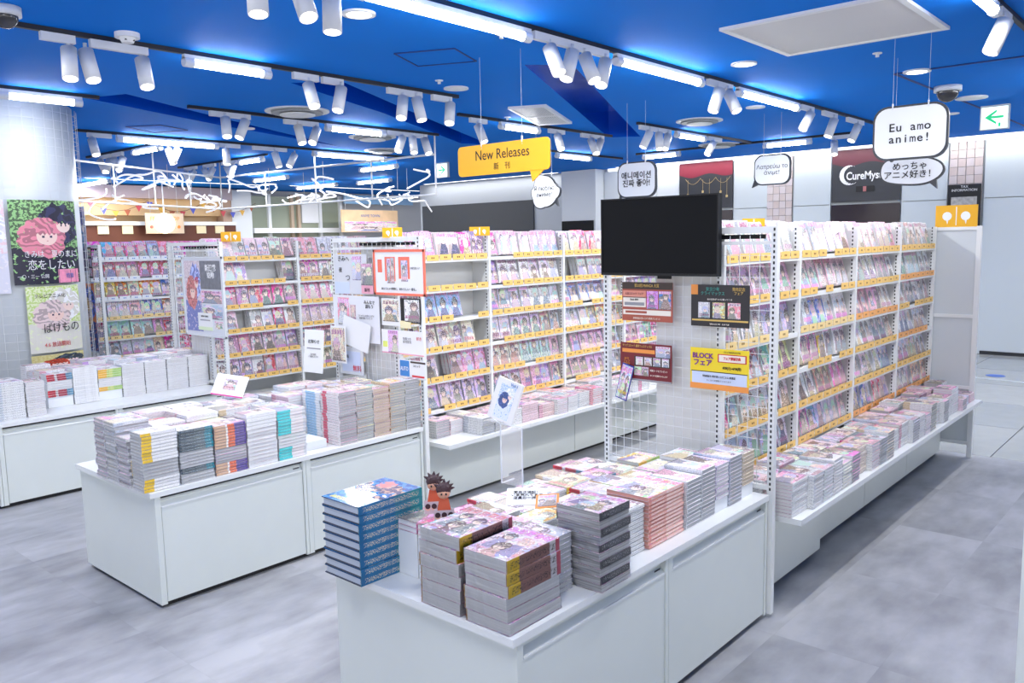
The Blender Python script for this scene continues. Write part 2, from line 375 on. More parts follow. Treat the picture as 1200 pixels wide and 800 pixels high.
boxo('trim_top', (XW-.03, -8, 3.1), (XW+.02, 9.4, CEIL), mat('bright_trim', (240, 243, 246), .4, emit=1.2), kind='structure').name = 'trim_1'  # trim given its own emission to help light the back wall
boxo('trim_base', (XW-.03, -8, 0), (XW-.021, 2.8, .05), DARK, kind='structure').name = 'baseboard_right'
tilem = [mat('beige_wall_tile', (206, 190, 186), .3, noise=.03), mat('pink_wall_tile', (212, 200, 200), .3)]
q = MB(); q.box((-.02, -.052, -.058), (0, .052, .058)); tms = [q.mesh('wall_tile', m) for m in tilem]
for v0, v1 in ((2.87, 3.31), (5.69, 6.11)):
    wp('grout', v0, v1, 2.0, 3.1, mat('tile_grout', (120, 112, 112), .7), .005)
    for i in range(4):
        for j in range(9):
            link('tile', tms[(i*3+j*5) % 2], wb, (XW-.006-wb.location.x, v0+.055+i*.1095-wb.location.y, 3.04-j*.122-wb.location.z))
darkg = mat('charcoal_wall_graphic', (52, 54, 60), .5); redg = mat('red_curtain_print', (132, 36, 58), .55)
for v0, v1, kk in ((3.97, 5.04, 0), (6.75, 7.82, 1)):
    t = thing('wall_mural', ('charcoal wall mural with white lettering and a dull red curtain edge', 'charcoal wall mural with red curtain and hanging golden ornaments')[kk], 'mural', (XW-.022, (v0+v1)/2, 2.72), FX)
    hw = (v1-v0)/2-.01
    boxo('board', (-hw, -.42, 0), (hw, .4, .012), darkg, t)
    q = MB(); N = 16
    for i in range(N):
        xa, xb = -hw+2*hw*i/N, -hw+2*hw*(i+1)/N
        ya_, yb_ = [.16+.035*math.sin(x_*9+1)+.03*abs(x_) for x_ in (xa, xb)]
        q.face([(xa, ya_, .014), (xb, yb_, .014), (xb, .4, .014), (xa, .4, .014)])
    link('curtain_print', q.mesh('curtain', redg if kk else mat('faded_red_print', (92, 46, 58), .5)), t, label='red scalloped curtain')
    gold = mat('gold_print', (196, 172, 120), .4)
    if kk:
        q = MB()
        for a, b in ((-.4, -.1), (-.1, .2), (.2, .48)):
            for i in range(8):
                p = [(a+(b-a)*u, .12-.1*(1-(2*u-1)**2), .016) for u in (i/8, (i+1)/8)]; q.cyl(p[0], p[1], .004, 4)
        for x_, y_ in ((-.35, -.15), (-.05, -.1), (.08, -.25), (.3, -.12), (.42, -.2)):
            q.cyl((x_, .1, .016), (x_, y_, .016), .003, 4); q.cyl((x_, y_, .014), (x_, y_-.04, .02), .02, 8)
        link('ornament_print', q.mesh('ornaments', gold), t, label='gold chains and drops')
    else:
        q = MB()   # crescent and interlaced gothic wordmark
        for i in range(14):
            a0, a1 = [math.radians(60+250*u/14) for u in (i, i+1)]; r0, r1 = .155, .155-.05*math.sin(PI*(i+.5)/14)
            q.face([(math.cos(a0)*r0-.25, math.sin(a0)*r0, .016), (math.cos(a1)*r0-.25, math.sin(a1)*r0, .016), (math.cos(a1)*r1-.23, math.sin(a1)*r1, .016), (math.cos(a0)*r1-.23, math.sin(a0)*r1, .016)])
        link('crescent_emblem', q.mesh('crescent', PAPER), t, label='white crescent')
        text('CureMystic', .17, PAPER, t, (.02, -.02, .018), sx=.8, bold=.004)
        boxo('small_screen', (-.14, -.27, .012), (.14, -.18, .02), KICK, t); boxo('screen_figure', (-.03, -.265, .02), (.02, -.185, .022), mat('faded_pink', (180, 110, 110), .5), t)
    boxo('lower_opening', (-hw, -.80, 0), (hw, -.46, .01), mat('dark_window', (44, 34, 42), .15), t)
t = thing('info_poster', 'black information poster on the wall below the pink tiles', 'poster', (XW-.05, 3.09, 2.28), FX)
boxo('sheet', (-.22, -.5, 0), (.22, .2, .012), KICK, t); text('TAX\nINFORMATION', .05, PAPER, t, (0, .14, .014))
boxo('picture', (-.17, -.22, .012), (.17, .02, .015), mat('grey_photo', (178, 176, 172), .5, noise=.3, scale=20), t)
# black boards and far set pieces on the grey wall
tag(boxo('black_board', (XW-.06, 11.29, 1.6), (XW-.022, 14.74, 2.645), mat('slate_board', (48, 54, 62), .5)), 'long dark slate board on the far grey wall behind the second rack', 'board')
tag(boxo('wall_screen', (XW-.36, 9.55, 1.95), (XW-.31, 10.3, 2.16), BLACKM), 'black screen on the white pilaster behind the second rack', 'screen')

# far shop fronts at y = 18
YF = 18.0
boxo('wall_far', (-6, YF+.3, 0), (22, YF+.5, 3.7), mat('far_wall', (205, 206, 208), .6), kind='structure')
t = thing('shop_stall', 'far shop front with beige fascia and brown and cream counter band', 'shop', (8.6, YF, 0))
beige = mat('beige_fascia', (226, 190, 140), .6); brown = mat('brown_band', (96, 50, 34), .6); cream = mat('cream_panel', (232, 218, 180), .6)
boxo('fascia', (-2.0, -.1, 2.5), (1.5, .25, 2.86), beige, t); boxo('soffit', (-2.0, -.3, 2.86), (1.7, .25, 3.12), mat('mauve_soffit', (176, 160, 165), .6), t)
boxo('side_wall', (1.5, -.2, 2.1), (1.72, .25, 2.9), mat('brown_wall', (178, 150, 130), .6), t)
boxo('back_wall', (-2.0, .1, 0), (1.5, .28, 2.5), mat('tan_wall', (196, 168, 130), .6), t)
boxo('counter', (-1.9, -.4, 2.28), (1.72, .1, 2.36), WHITE, t); boxo('counter_base', (-1.9, -.35, 0), (1.72, .05, 2.28), brown, t)
for x_ in (-1.3, -.8, .85, 1.3): boxo('cream_panel', (x_-.11, -.38, 2.1), (x_+.11, -.35, 2.27), cream, t)
s = thing('shop_sign', 'white shop sign with coloured letters behind a glowing round lamp', 'sign', (8.52, YF-.55, 2.36), FY)
boxo('board', (-.42, -.26, 0), (.42, .17, .03), mat('cream_sign_board', (186, 172, 158), .7), s); [link('wire', (lambda q: (q.cyl((x, .16, .01), (x, .79, .01), .004, 4), q.mesh('wire', WIRE))[1])(MB()), s) for x in (-.3, .3)]; text('FRUIT SHOP', .12, mat('orange_print', (226, 140, 60), .5), s, (0, .05, .035))
for i, c in enumerate(((220, 60, 70), (240, 180, 40), (90, 170, 90), (230, 120, 50))): 
    q = MB(); q.cyl((0, 0, 0), (0, 0, .01), .035, 10); link('fruit_print', q.mesh('dot', mat('fruit_dot_'+'abcd'[i], c, .5)), s, (-.3+.2*i, -.12, .03))
lp = thing('globe_lamp', 'glowing round lamp in front of the far shop sign', 'lamp', (8.35, YF-.9, 2.31))
q = MB()
def sphere(q, c, r, nu=16, nv=10, m=0):
    i = len(q.v)
    for a in range(nv+1):
        for b in range(nu):
            th = PI*a/nv; ph = 2*PI*b/nu; q.v.append((c[0]+r*math.sin(th)*math.cos(ph), c[1]+r*math.sin(th)*math.sin(ph), c[2]+r*math.cos(th)))
    for a in range(nv):
        for b in range(nu):
            q.f.append((i+a*nu+b, i+(a+1)*nu+b, i+(a+1)*nu+(b+1) % nu, i+a*nu+(b+1) % nu)); q.m.append(m); q.uv += [(0, 0)]*4; q.col.append((0,)*4)
sphere(q, (0, 0, 0), .21); link('globe', q.mesh('globe', mat('warm_globe_glow', (255, 232, 190), .3, emit=9), smooth=True), lp)
q = MB(); q.cyl((0, 0, .16), (0, 0, .82), .012, 6); link('stem', q.mesh('stem', LAMPW), lp)
L = bpy.data.lights.new('globe_light', 'POINT'); L.energy = 22; L.color = (1, .85, .65); L.shadow_soft_size = .2; link('globe_light', L, lp, (0, -.3, 0))
# bunting
bc = [mat('bunting_'+n, c, .6) for n, c in (('red', (200, 70, 80)), ('blue', (80, 90, 190)), ('gold', (220, 170, 70)), ('rust', (170, 90, 60)))]
t = thing('bunting', 'string of small coloured pennants hung along the far beige fascia', 'bunting', (7.0, YF-.3, 2.8))
q = MB()
for i in range(18): 
    f = lambda u: (u*3.9, 0, -.22*math.sin(PI*((u*3) % 1)))
    q.cyl(f(i/18), f((i+1)/18-.0001), .006, 4)
link('cord', q.mesh('cord', brown), t)
for i in range(16):
    u = (i+.5)/16; p = (u*3.9, -.01, -.22*math.sin(PI*((u*3) % 1)))
    q = MB(); q.face([(-.07, 0, 0), (.07, 0, 0), (0, 0, -.13)][::-1]); q.face([(-.07, .004, 0), (.07, .004, 0), (0, .004, -.13)]); link('pennant', q.mesh('pennant', bc[i % 4]), t, p)
t = thing('shop_window', 'far glazed shop window with pale frames right of the white wall', 'window', (12.2, YF, 0))
boxo('glass', (-1.3, .05, 1.9), (1.4, .1, 3.0), mat('olive_glass', (150, 158, 140), .15), t)
for x_ in (-1.3, -.75, -.1, .1, .75, 1.4): boxo('mullion', (x_-.04, -.03, 1.9), (x_+.04, .05, 3.05), mat('tan_mullion', (190, 168, 146), .5) if -.2 < x_ < .2 else WHITE, t)
boxo('blind', (.2, .0, 2.35), (.7, .04, 2.95), PAPER, t); boxo('sill', (-1.3, -.2, 2.1), (1.4, .2, 2.22), WHITE, t)
boxo('wall_panel', (10.36, YF-.15, 0), (10.88, YF+.1, 3.1), wallw, kind='structure').name = 'wall_partition'
t = thing('banner', 'wide pastel banner of small figures above the racks, far back', 'banner', (14.1, YF-.6, 2.4), FY)
boxo('cloth', (-.95, -.3, 0), (.95, .27, .02), mat('pastel_banner', (236, 200, 160), .6, noise=.12, scale=3), t)
o = boxo('picture', (-.85, -.28, .02), (.9, -.02, .024), MAG, t); o.color = (.41, .05, .7, 1)
[link('wire', (lambda q: (q.cyl((x, .27, .01), (x, .74, .01), .004, 4), q.mesh('wire', WIRE))[1])(MB()), t) for x in (-.8, .8)]; text('ANIME TOWN', .1, mat('blue_print', (70, 110, 190), .5), t, (0, .12, .024))
tag(boxo('blue_window_band', (13.6, YF-.2, 2.85), (16, YF-.15, 3.08), mat('sky_blue_glass', (150, 196, 236), .2)), 'band of pale blue high windows beyond the hanging lattice', 'window')

# round column with wire cage and posters
CX, CY, CR = 2.77, 8.88, .64
q = MB(); q.cyl((0, 0, 0), (0, 0, CEIL), CR, 48)
colm = mat('column_white', (214, 220, 224), .45)
link('wall_column', q.mesh('column', colm, smooth=True), None, (CX, CY, 0), kind='structure').name = 'column'
q = MB(); Rc = CR+.04; N = 44
for i in range(N):
    a = 2*PI*i/N; q.cyl((Rc*math.cos(a), Rc*math.sin(a), .1), (Rc*math.cos(a), Rc*math.sin(a), CEIL-.03), .0016, 4, caps=False)
for k in range(38):
    z = .1+k*.08
    for i in range(N):
        a, b = 2*PI*i/N, 2*PI*(i+1)/N; q.cyl((Rc*math.cos(a), Rc*math.sin(a), z), (Rc*math.cos(b), Rc*math.sin(b), z), .0016, 4, caps=False)
t = thing('wire_cage', 'white wire grid wrapped round the big column', 'wire grid', (CX, CY, 0)); link('grid', q.mesh('cage', WIRE), t, kind='stuff')
ca = math.atan2(-CY, -CX)
def curved_poster(a0, a1, z0, z1, art, label, base, texts=(), seed=(.2, .9, .5)):
    r = Rc+.012; am = (a0+a1)/2
    t = thing('poster', label, 'poster', (CX, CY, 0)); n = 10
    q = MB()
    for i in range(n):
        p, s_ = [ca+math.radians(a0+(a1-a0)*u/n) for u in (i, i+1)]
        q.face([(r*math.cos(p), r*math.sin(p), z0), (r*math.cos(s_), r*math.sin(s_), z0), (r*math.cos(s_), r*math.sin(s_), z1), (r*math.cos(p), r*math.sin(p), z1)], 0, [(i/n, 0), ((i+1)/n, 0), ((i+1)/n, 1), (i/n, 1)])
    o = link('sheet', q.mesh('sheet', art), t); o.color = (*seed, 1)
    sol = o.modifiers.new('thick', 'SOLIDIFY'); sol.thickness = .002
    for body, size, dz, m, da in texts:
        a = ca+math.radians(am+da); text(body, size, m, t, ((r+.006)*math.cos(a), (r+.006)*math.sin(a), z0+dz), (PI/2, 0, a+PI/2), sx=.9)
    return t
INKW = mat('white_print', (236, 236, 240), .5); INKR = mat('red_print', (206, 50, 60), .5)
def art_mat(name, base, hair, side, flowers):
    """poster art: two generic faces with coloured hair over a patterned ground"""
    m, nt, b = new_mat(name); X.nt = nt
    x, y, s, h, q = seedxy(); v = comb(x*1.0, y*1.4, .5)
    n2 = X(nz(v, 8, 4).outputs['Fac']); n4 = X(nz(v, 22, 3).outputs['Fac']); n1 = X(nz(v, 3, 2).outputs['Fac'])
    col = mixc(n4.gt(.5), srgb(*base), srgb(*flowers)); wob = (n2-.5)*1.6
    st_ = X.op('SINE', (x*20.0+y*46.0+n1*42.0)).gt(.35)
    n9 = X(nz(v, 14, 5).outputs['Fac'])
    d1 = (((x-.66)/.34).sq()+((y-.70)/.26).sq()+wob*.7).lt(1.0); col = mixc(d1, col, srgb(*side)); col = mixc(d1*st_, col, srgb(*[min(255, int(c*1.5)+12) for c in side]))
    lo = (y-(.36+n1*.16)).lt(0.0); col = mixc(lo, col, srgb(*side)); col = mixc(lo*n9.gt(.6), col, srgb(*flowers))
    d2 = (((x-.42)/.34).sq()+((y-.55)/.24).sq()+wob*.7).lt(1.0); col = mixc(d2, col, srgb(*hair))
    col = mixc(d2*st_, col, srgb(*[int(c*.78) for c in hair])); col = mixc(n9.gt(.66), col, srgb(*flowers))
    zz = (((x+n2*.05)*15.0).fr()-.5).abs()*.06
    f1 = (((x-.47)/.15).sq()+((y-.57)/.105).sq()+wob*.2).lt(1.0)*((y-.61+zz).lt(0.0)); col = mixc(f1, col, srgb(246, 214, 204))
    f2 = (((x-.74)/.12).sq()+((y-.70)/.085).sq()+wob*.2).lt(1.0)*((y-.735+zz).lt(0.0)); col = mixc(f2, col, srgb(250, 224, 214))
    e2 = (((x-.74).abs()-.04).abs().lt(.012)*((y-.70).abs().lt(.010))); col = mixc(e2, col, (.05, .03, .08, 1))
    col = mixc((((x-.47).abs().lt(.012))*((y-.515).abs().lt(.004))), col, (.6, .2, .2, 1))
    e = ((x-.47).abs()-.055).abs().lt(.018)*((y-.565).abs().lt(.013)); col = mixc(e, col, (.05, .03, .08, 1))
    finish(b, col, .35, .1); return m
curved_poster(2.5, 56, 1.49, 2.25, art_mat('night_flower_art', (64, 92, 60), (232, 140, 160), (24, 24, 52), (150, 200, 130)), 'dark poster of a pink-haired and a dark-haired figure with white script, on the round column',
              None, [('恋をしたい', .10, .17, INKW, 0), ('きみは　夏のまに', .07, .27, INKW, 0), ('一〇・三一 公開', .04, .07, INKW, -14)])
curved_poster(34, 54, 1.495, 1.62, mat('pink_insert', (240, 150, 180), .5, noise=.2, scale=14), 'small pink and blue insert at the foot of the dark column poster', None, [('特典', .05, .06, mat('blue_print', (70, 110, 190), .5), 0)])
curved_poster(9, 52, .86, 1.47, art_mat('green_meadow_art', (196, 220, 130), (236, 214, 214), (226, 224, 214), (232, 240, 200)), 'white and green poster with black brush lettering, lower on the round column', None,
              [('ばけもの', .10, .22, INK, 2), ('テレビアニメ化', .045, .52, INK, -5), ('4.6 放送開始', .05, .07, INKR, -2)])
curved_poster(-62, 0, 1.42, 2.25, art_mat('pale_pink_art', (244, 214, 224), (232, 190, 214), (226, 226, 240), (240, 236, 244)), 'pale pink poster at the left side of the round column', None, [('発売中', .1, .2, mat('magenta_print', (200, 60, 140), .5), 10)])
curved_poster(9, 52, .62, .84, art_mat('gold_red_art', (206, 190, 120), (200, 60, 30), (40, 50, 60), (220, 210, 150)), 'low gold and red poster half hidden behind the stacked comics on the column', None)

# ================= FIXTURES =================
ROW_Y = [1.573, 3.94, 6.40, 8.80]
TT = .603
def display_table(u0, u1, v0, v1, joins, label, group='white display tables in the aisles'):
    t = thing('display_table', label, 'table', (u0, v0, 0), (0, 0, 0), group)
    W, D = u1-u0, v1-v0
    boxo('plinth', (.02, .03, 0), (W-.01, D-.03, .03), KICK, t)
    boxo('body', (.014, .03, .025), (W-.002, D-.01, TT-.03), LAM, t)
    boxo('end_panel', (0, 0, .02), (.014, D, TT-.028), LAM, t)
    boxo('table_top', (-.022, -.006, TT-.026), (W, D+.005, TT), LAMTOP, t)
    xs = [0]+[j-u0 for j in joins]+[W]
    for a, b in zip(xs[:-1], xs[1:]):
        boxo('stile', (a+.014 if a == 0 else a, .0, .02), (a+.03, .03, TT-.028), LAM, t); boxo('stile', (b-.022, .0, .02), (b-.003, .03, TT-.028), LAM, t)
        boxo('shadow_gap', (a+.03, .012, TT-.040), (b-.022, .031, TT-.028), DARK, t)
        p = link('drawer_front', None, t, ((a+b)/2, 0, 0)); h = (b-a)/2
        boxo('panel', (-h+.034, .004, .03), (h-.026, .03, TT-.085), LAM, p)
        q = MB(); x0, x1 = -h+.032, h-.024
        q.face([(x0, .004, TT-.083), (x1, .004, TT-.083), (x1, .026, TT-.060), (x0, .026, TT-.060)]); q.face([(x0, .026, TT-.060), (x1, .026, TT-.060), (x1, .026, TT-.042), (x0, .026, TT-.042)])
        link('finger_pull', q.mesh('finger_pull', LAM), p)
        boxo('lip', (-h+.034, .001, TT-.087), (h-.026, .008, TT-.079), LAMTOP, p)
        boxo('latch_slot', (h-.075, .0175, TT-.068), (h-.035, .0185, TT-.062), DARK, p)
    return t
display_table(1.777, 3.56, 1.577, 2.48, [2.672], 'nearest white display table, below the black television')
display_table(1.773, 3.56, 3.94, 4.84, [2.655], 'second white display table, with the yellow-spined comics at its corner')
display_table(.87, 3.56, 6.404, 7.30, [1.83, 2.66], 'farthest white display table, beside the round column')

def slots(q, x, y, z0, z1, axis='x'):
    z = z0
    while z < z1:
        if axis == 'x': q.box((x-.0012, y-.004, z), (x+.0012, y+.004, z+.013))
        else: q.box((x-.004, y-.0012, z), (x+.004, y+.0012, z+.013))
        z += .025
def mesh_frame(v0, v1, label, u=3.585, zb=.02, wires=True):
    t = thing('mesh_screen', label, 'screen', (u, v0, 0), (0, 0, 0), 'wire mesh end screens')
    D = v1-v0
    for y in (0, D):
        p = boxo('post', (-.015, y-.015, zb), (.015, y+.015, 1.84), RACK, t)
        q = MB(); slots(q, -.0155, 0, .62, 1.82); link('slots', q.mesh('slots', DARK), p, (0, 0, -p.location.z), kind='stuff')
    boxo('top_rail', (-.015, .015, 1.81), (.015, D-.015, 1.84), RACK, t); boxo('top_rail', (-.012, .015, 1.64+.12), (.012, D-.015, 1.775), RACK, t)
    boxo('black_rail', (-.008, .05, 1.785), (.008, D-.3, 1.805), BLACKM, t)
    boxo('bottom_rail', (-.012, .015, .62), (.012, D-.015, .64), RACK, t)
    q = MB(); n = int((D-.03)/.05)
    for i in range(1, n+1): q.cyl((-.02, .015+i*(D-.03)/(n+1), .63), (-.02, .015+i*(D-.03)/(n+1), 1.80), .0016, 4, caps=False)
    for k in range(23): q.cyl((-.024, .015, .66+k*.05), (-.024, D-.015, .66+k*.05), .0016, 4, caps=False)
    link('wire_grid', q.mesh('grid', WIRE), t, kind='stuff')
    return t
mesh_frame(1.573, 2.49, 'white slotted frame with wire mesh carrying the television and four posters')
mesh_frame(3.94, 4.84, 'white wire mesh screen crowded with paper posters, end of second rack')
mesh_frame(6.40, 7.30, 'white wire mesh screen with one tall framed poster, end of third rack')
mesh_frame(8.80, 9.70, 'white wire mesh screen beside the round column, end of last rack')

ROWS = [1.68, 1.467, 1.254, 1.04, .827, .614]
TONES = [('pale pink', .95, .35), ('white', .6, .06), ('grey-blue', .6, .3), ('rose', .94, .7), ('cream', .1, .35), ('lilac', .76, .4), ('blue', .61, .7), ('grey', .6, .1), ('red', .99, .9), ('green', .42, .6), ('orange', .06, .75), ('yellow', .14, .75)]
TAGM = {}
def tag_mesh(m, ink):
    q = MB(); q.box((-.056, -.001, -.020), (.056, .001, .020), 0)
    q.face([(-.016, -.0013, -.006), (-.004, -.0013, -.006), (-.004, -.0013, .005), (-.016, -.0013, .005)], 1); q.face([(.002, -.0013, -.006), (.014, -.0013, -.006), (.014, -.0013, .004), (.002, -.0013, .004)], 1)
    return q.mesh('tag', [m, ink])
TAG_Y = tag_mesh(YEL, mat('tag_print', (120, 84, 30), .5)); TAG_O = tag_mesh(mat('orange_tag', (240, 172, 100), .45), mat('tag_print', (120, 84, 30), .5))
TAG_P = tag_mesh(mat('pale_tag', (242, 214, 150), .45), mat('tag_print', (120, 84, 30), .5)); TAG_B = tag_mesh(mat('white_tag', (236, 240, 246), .45), mat('blue_print2', (60, 120, 210), .5))
CH = {}
def display_mesh(W, H_, T):
    k = (W, H_, T)
    if k not in CH:
        q = MB(); e = .0015
        q.box((-W/2, -T, 0), (W/2, -T+e, H_), mats=[0, 2, 1, 1, 1, 1]); q.box((-W/2, -e, 0), (W/2, 0, H_), mats=[0]*6)
        q.box((-W/2+.002, -T+e, .002), (W/2-.002, -e, H_-.002), mats=[2]*6); q.box((W/2-e, -T, 0), (W/2, 0, H_), mats=[1]*6)
        CH[k] = (q, q.mesh('comic', [COVER, SPINE, PAGES]))
    return CH[k]
stock = MB(); shelf_stock = MB()
def add_stuff(dst, q, T, col):
    i = len(dst.v); dst.v += [tuple(T@Vector(p)) for p in q.v]
    dst.f += [tuple(i+j for j in f) for f in q.f]; dst.m += q.m; dst.uv += q.uv; dst.col += [(*col, 0)]*len(q.f)
N_IND = [0, 0]
def rack(u0, yf, nb, name, label, tones, rtag, skip=(), indiv=lambda b: True, gaps=(), H_=(.178, .186), pitch=.1235, endpanel=True, umax=99, nshelf=6):
    t = thing('book_rack', label, 'rack', (u0, yf, 0), (0, 0, 0), 'tall white comic racks')
    bw = .9; Wd = nb*bw
    for b in range(nb+1):
        p = boxo('upright', (b*bw-.011, -.008, 0), (b*bw+.011, .03, 1.84), RACK, t)
        boxo('divider', (b*bw-.006, .03, .46), (b*bw+.006, .17, 1.82), RACKIN, t)
        q = MB(); slots(q, -.0116, .010, .5, 1.83, 'x'); link('slots', q.mesh('slots', DARK), p, (0, 0, -p.location.z), kind='stuff')
    boxo('top_rail', (0, .15, 1.80), (Wd, .18, 1.83), RACK, t)
    boxo('back_panel', (0, .172, .0), (Wd, .187, 1.82), RACKIN, t)
    boxo('end_panel', (-.008, .032, .0), (.0, .36, 1.80), RACKIN, t)
    for b in range(nb):
        boxo('deck_board', (b*bw+.001+(.07 if b == 0 else 0), -.375, .44), ((b+1)*bw-.001+(.06 if b == nb-1 else 0), -.002, .468), LAMTOP, t)
        boxo('base_panel', (b*bw+.003, -.155 if b == 0 else -.10, .03), ((b+1)*bw-.003, .03, .438), LAM, t)
        boxo('plinth', (b*bw+.003, -.07, 0), ((b+1)*bw-.003, .03, .03), KICK, t)
        tg = rtag(b)
        for r, zs in enumerate(ROWS[:nshelf]):
            sh = link('shelf', None, t, (b*bw+bw/2, 0, zs))
            q = MB(); q.box((-bw/2+.013, -.002, -.008), (bw/2-.013, .168, 0)); q.box((-bw/2+.013, -.004, -.022), (bw/2-.013, .0, .004))
            link('board', q.mesh('board', RACK), sh)
            for sx in (-1, 1):
                q = MB(); q.box((-.002, .004, -.04), (.002, .16, -.008)); link('bracket', q.mesh('bracket', RACK), sh, (sx*(bw/2-.017), 0, 0))
            run = 0; n = 7; same = None
            th = random.choice((11, 13, 15, 17))
            for i in range(n):
                x = (i-(n-1)/2)*pitch
                tm_ = tg if not isinstance(tg, tuple) else tg[r % len(tg)]
                if random.random() > .09: link('shelf_tag', tm_, sh, (x+random.uniform(-.003, .003), -.0062, .012+random.uniform(-.0015, .0015)))
                if run <= 0: tn = random.choice(tones(b, r)); same = (random.random(), tn); run = random.choice((1, 1, 2, 2, 3))
                run -= 1
                if (b, r, i) in gaps: continue
                X0 = u0+b*bw+bw/2+x
                if X0 > umax: continue
                sd, tn = same; T = random.choice((.018, .024, .030)); Hh = random.choice(H_); Wc = .113 if Hh < .18 else .118
                tilt = math.radians(-th+random.uniform(-1, 1))
                rz = random.uniform(-.02, .02)
                z = zs+.0015+T*math.sin(-tilt)
                q, me = display_mesh(Wc, Hh, T)
                h = (tn[1]+random.uniform(-.01, .01)) % 1
                qb, mb_ = display_mesh(Wc, Hh, .034)
                for kk in range(2): add_stuff(shelf_stock, qb, Matrix.Translation((X0, yf+.0515+(kk+1)*.0362, zs+.0015+.034*math.sin(-tilt)))@Matrix.Rotation(tilt, 4, 'X'), (sd, h, tn[2]))
                if indiv(b):
                    o = link('comic', me, None, (X0, yf+.048, z), (tilt, 0, rz)); o.color = (sd, h, tn[2], 1)
                    rn = ordn(r+1)
                    tag(o, f'{tn[0]} comic, {ordn(i+1)} in {rn} row of {ordn(b+1)} bay, {name}', 'comic', 'comics shown face out on the racks'); N_IND[0] += 1
                else:
                    add_stuff(shelf_stock, q, Matrix.Translation((X0, yf+.048, z))@Matrix.Rotation(tilt, 4, 'X'), (sd, h, tn[2]))
    return t
T_ = {n: (n, h, q) for n, h, q in TONES}
def pick(*n): return [T_[x] for x in n]
def t1(b, r):
    if b == 3: return pick('white', 'white', 'grey') if r < 4 else pick('grey-blue', 'grey', 'orange')
    if b == 2: return pick('pale pink', 'rose', 'white', 'blue') if r != 3 else pick('white', 'white', 'grey-blue')
    if r == 5: return pick('blue', 'grey-blue', 'rose')
    return [pick('grey', 'grey-blue', 'lilac', 'pale pink'), pick('pale pink', 'rose', 'grey', 'yellow'), pick('blue', 'grey', 'white'), pick('green', 'yellow', 'rose', 'grey'), pick('green', 'rose', 'orange', 'grey')][r]
def t2(b, r): return [pick('rose', 'pale pink', 'white', 'lilac'), pick('white', 'lilac', 'cream'), pick('grey-blue', 'pale pink', 'blue', 'white'), pick('cream', 'orange', 'lilac', 'grey-blue'), pick('green', 'rose', 'cream', 'pale pink'), pick('grey-blue', 'rose', 'pale pink', 'lilac')][r]
def t3(b, r): return pick('lilac', 'pale pink', 'cream', 'grey', 'white', 'rose')
def t4(b, r): return [pick('blue', 'red', 'rose'), pick('rose', 'red', 'orange'), pick('orange', 'yellow', 'blue'), pick('red', 'blue', 'orange', 'lilac'), pick('green', 'blue', 'red'), pick('rose', 'grey-blue', 'orange')][r]
g2 = {(0, 1, i) for i in range(7)}-{(0, 1, 0)} | {(0, 2, 5), (0, 2, 6), (0, 3, 6), (2, 1, 0), (2, 1, 1), (0, 4, 3)}
rack(3.612, 1.84, 4, 'television rack', 'long white comic rack running back from the television screen', t1, lambda b: (TAG_Y, TAG_Y, TAG_P, TAG_Y, TAG_Y) if b < 2 else ((TAG_Y, TAG_Y, TAG_O) if b == 2 else (TAG_Y, TAG_O)), indiv=lambda b: b < 2)
rack(3.612, 4.20, 4, 'poster-screen rack', 'white comic rack with pastel comics behind the poster-covered mesh', t2, lambda b: TAG_Y, gaps=g2, indiv=lambda b: b < 3, umax=6.9)
rack(3.612, 6.66, 3, 'third rack', 'white comic rack behind the tall framed poster', t3, lambda b: TAG_Y, gaps={(0, 1, 4), (0, 1, 5), (0, 3, 2), (0, 1, 3)}, indiv=lambda b: b < 2, umax=5.4)
rack(3.612, 9.10, 2, 'column rack', 'white comic rack with bright comics and blue tags near the round column', t4, lambda b: (TAG_B, TAG_B, TAG_B, TAG_P, TAG_P, TAG_P), indiv=lambda b: b < 1, umax=5.3)
# large panel closing the far end of the first rack
t = thing('end_board', 'white framed end board closing the far end of the television rack', 'board', (7.235, 1.53, 0))
boxo('sheet', (.008, .02, .12), (.016, .60, 1.82), mat('end_board_grey', (204, 210, 214), .3), t)
boxo('post', (-.005, -.015, 0), (.03, .02, 1.84), RACK, t); boxo('post', (-.005, .60, 0), (.03, .63, 1.84), RACK, t)
for z in (.10, .55, 1.12, 1.81): boxo('crossbar', (-.003, .02, z), (.02, .6, z+.025), RACK, t)
# fixture at the right frame edge
t = thing('white_cabinet', 'white cabinet side cut by the frame, beside the grey aisle', 'cabinet', (2.25, -.24, 0))
boxo('side_panel', (0, 0, .02), (.9, .59, 1.2), LAM, t); boxo('plinth', (.02, .02, 0), (.88, .57, .02), KICK, t); boxo('top', (-.003, -.003, 1.2), (.9, .592, 1.225), LAMTOP, t)
boxo('door_gap', (.02, .5905, .50), (.88, .5915, .505), DARK, t)

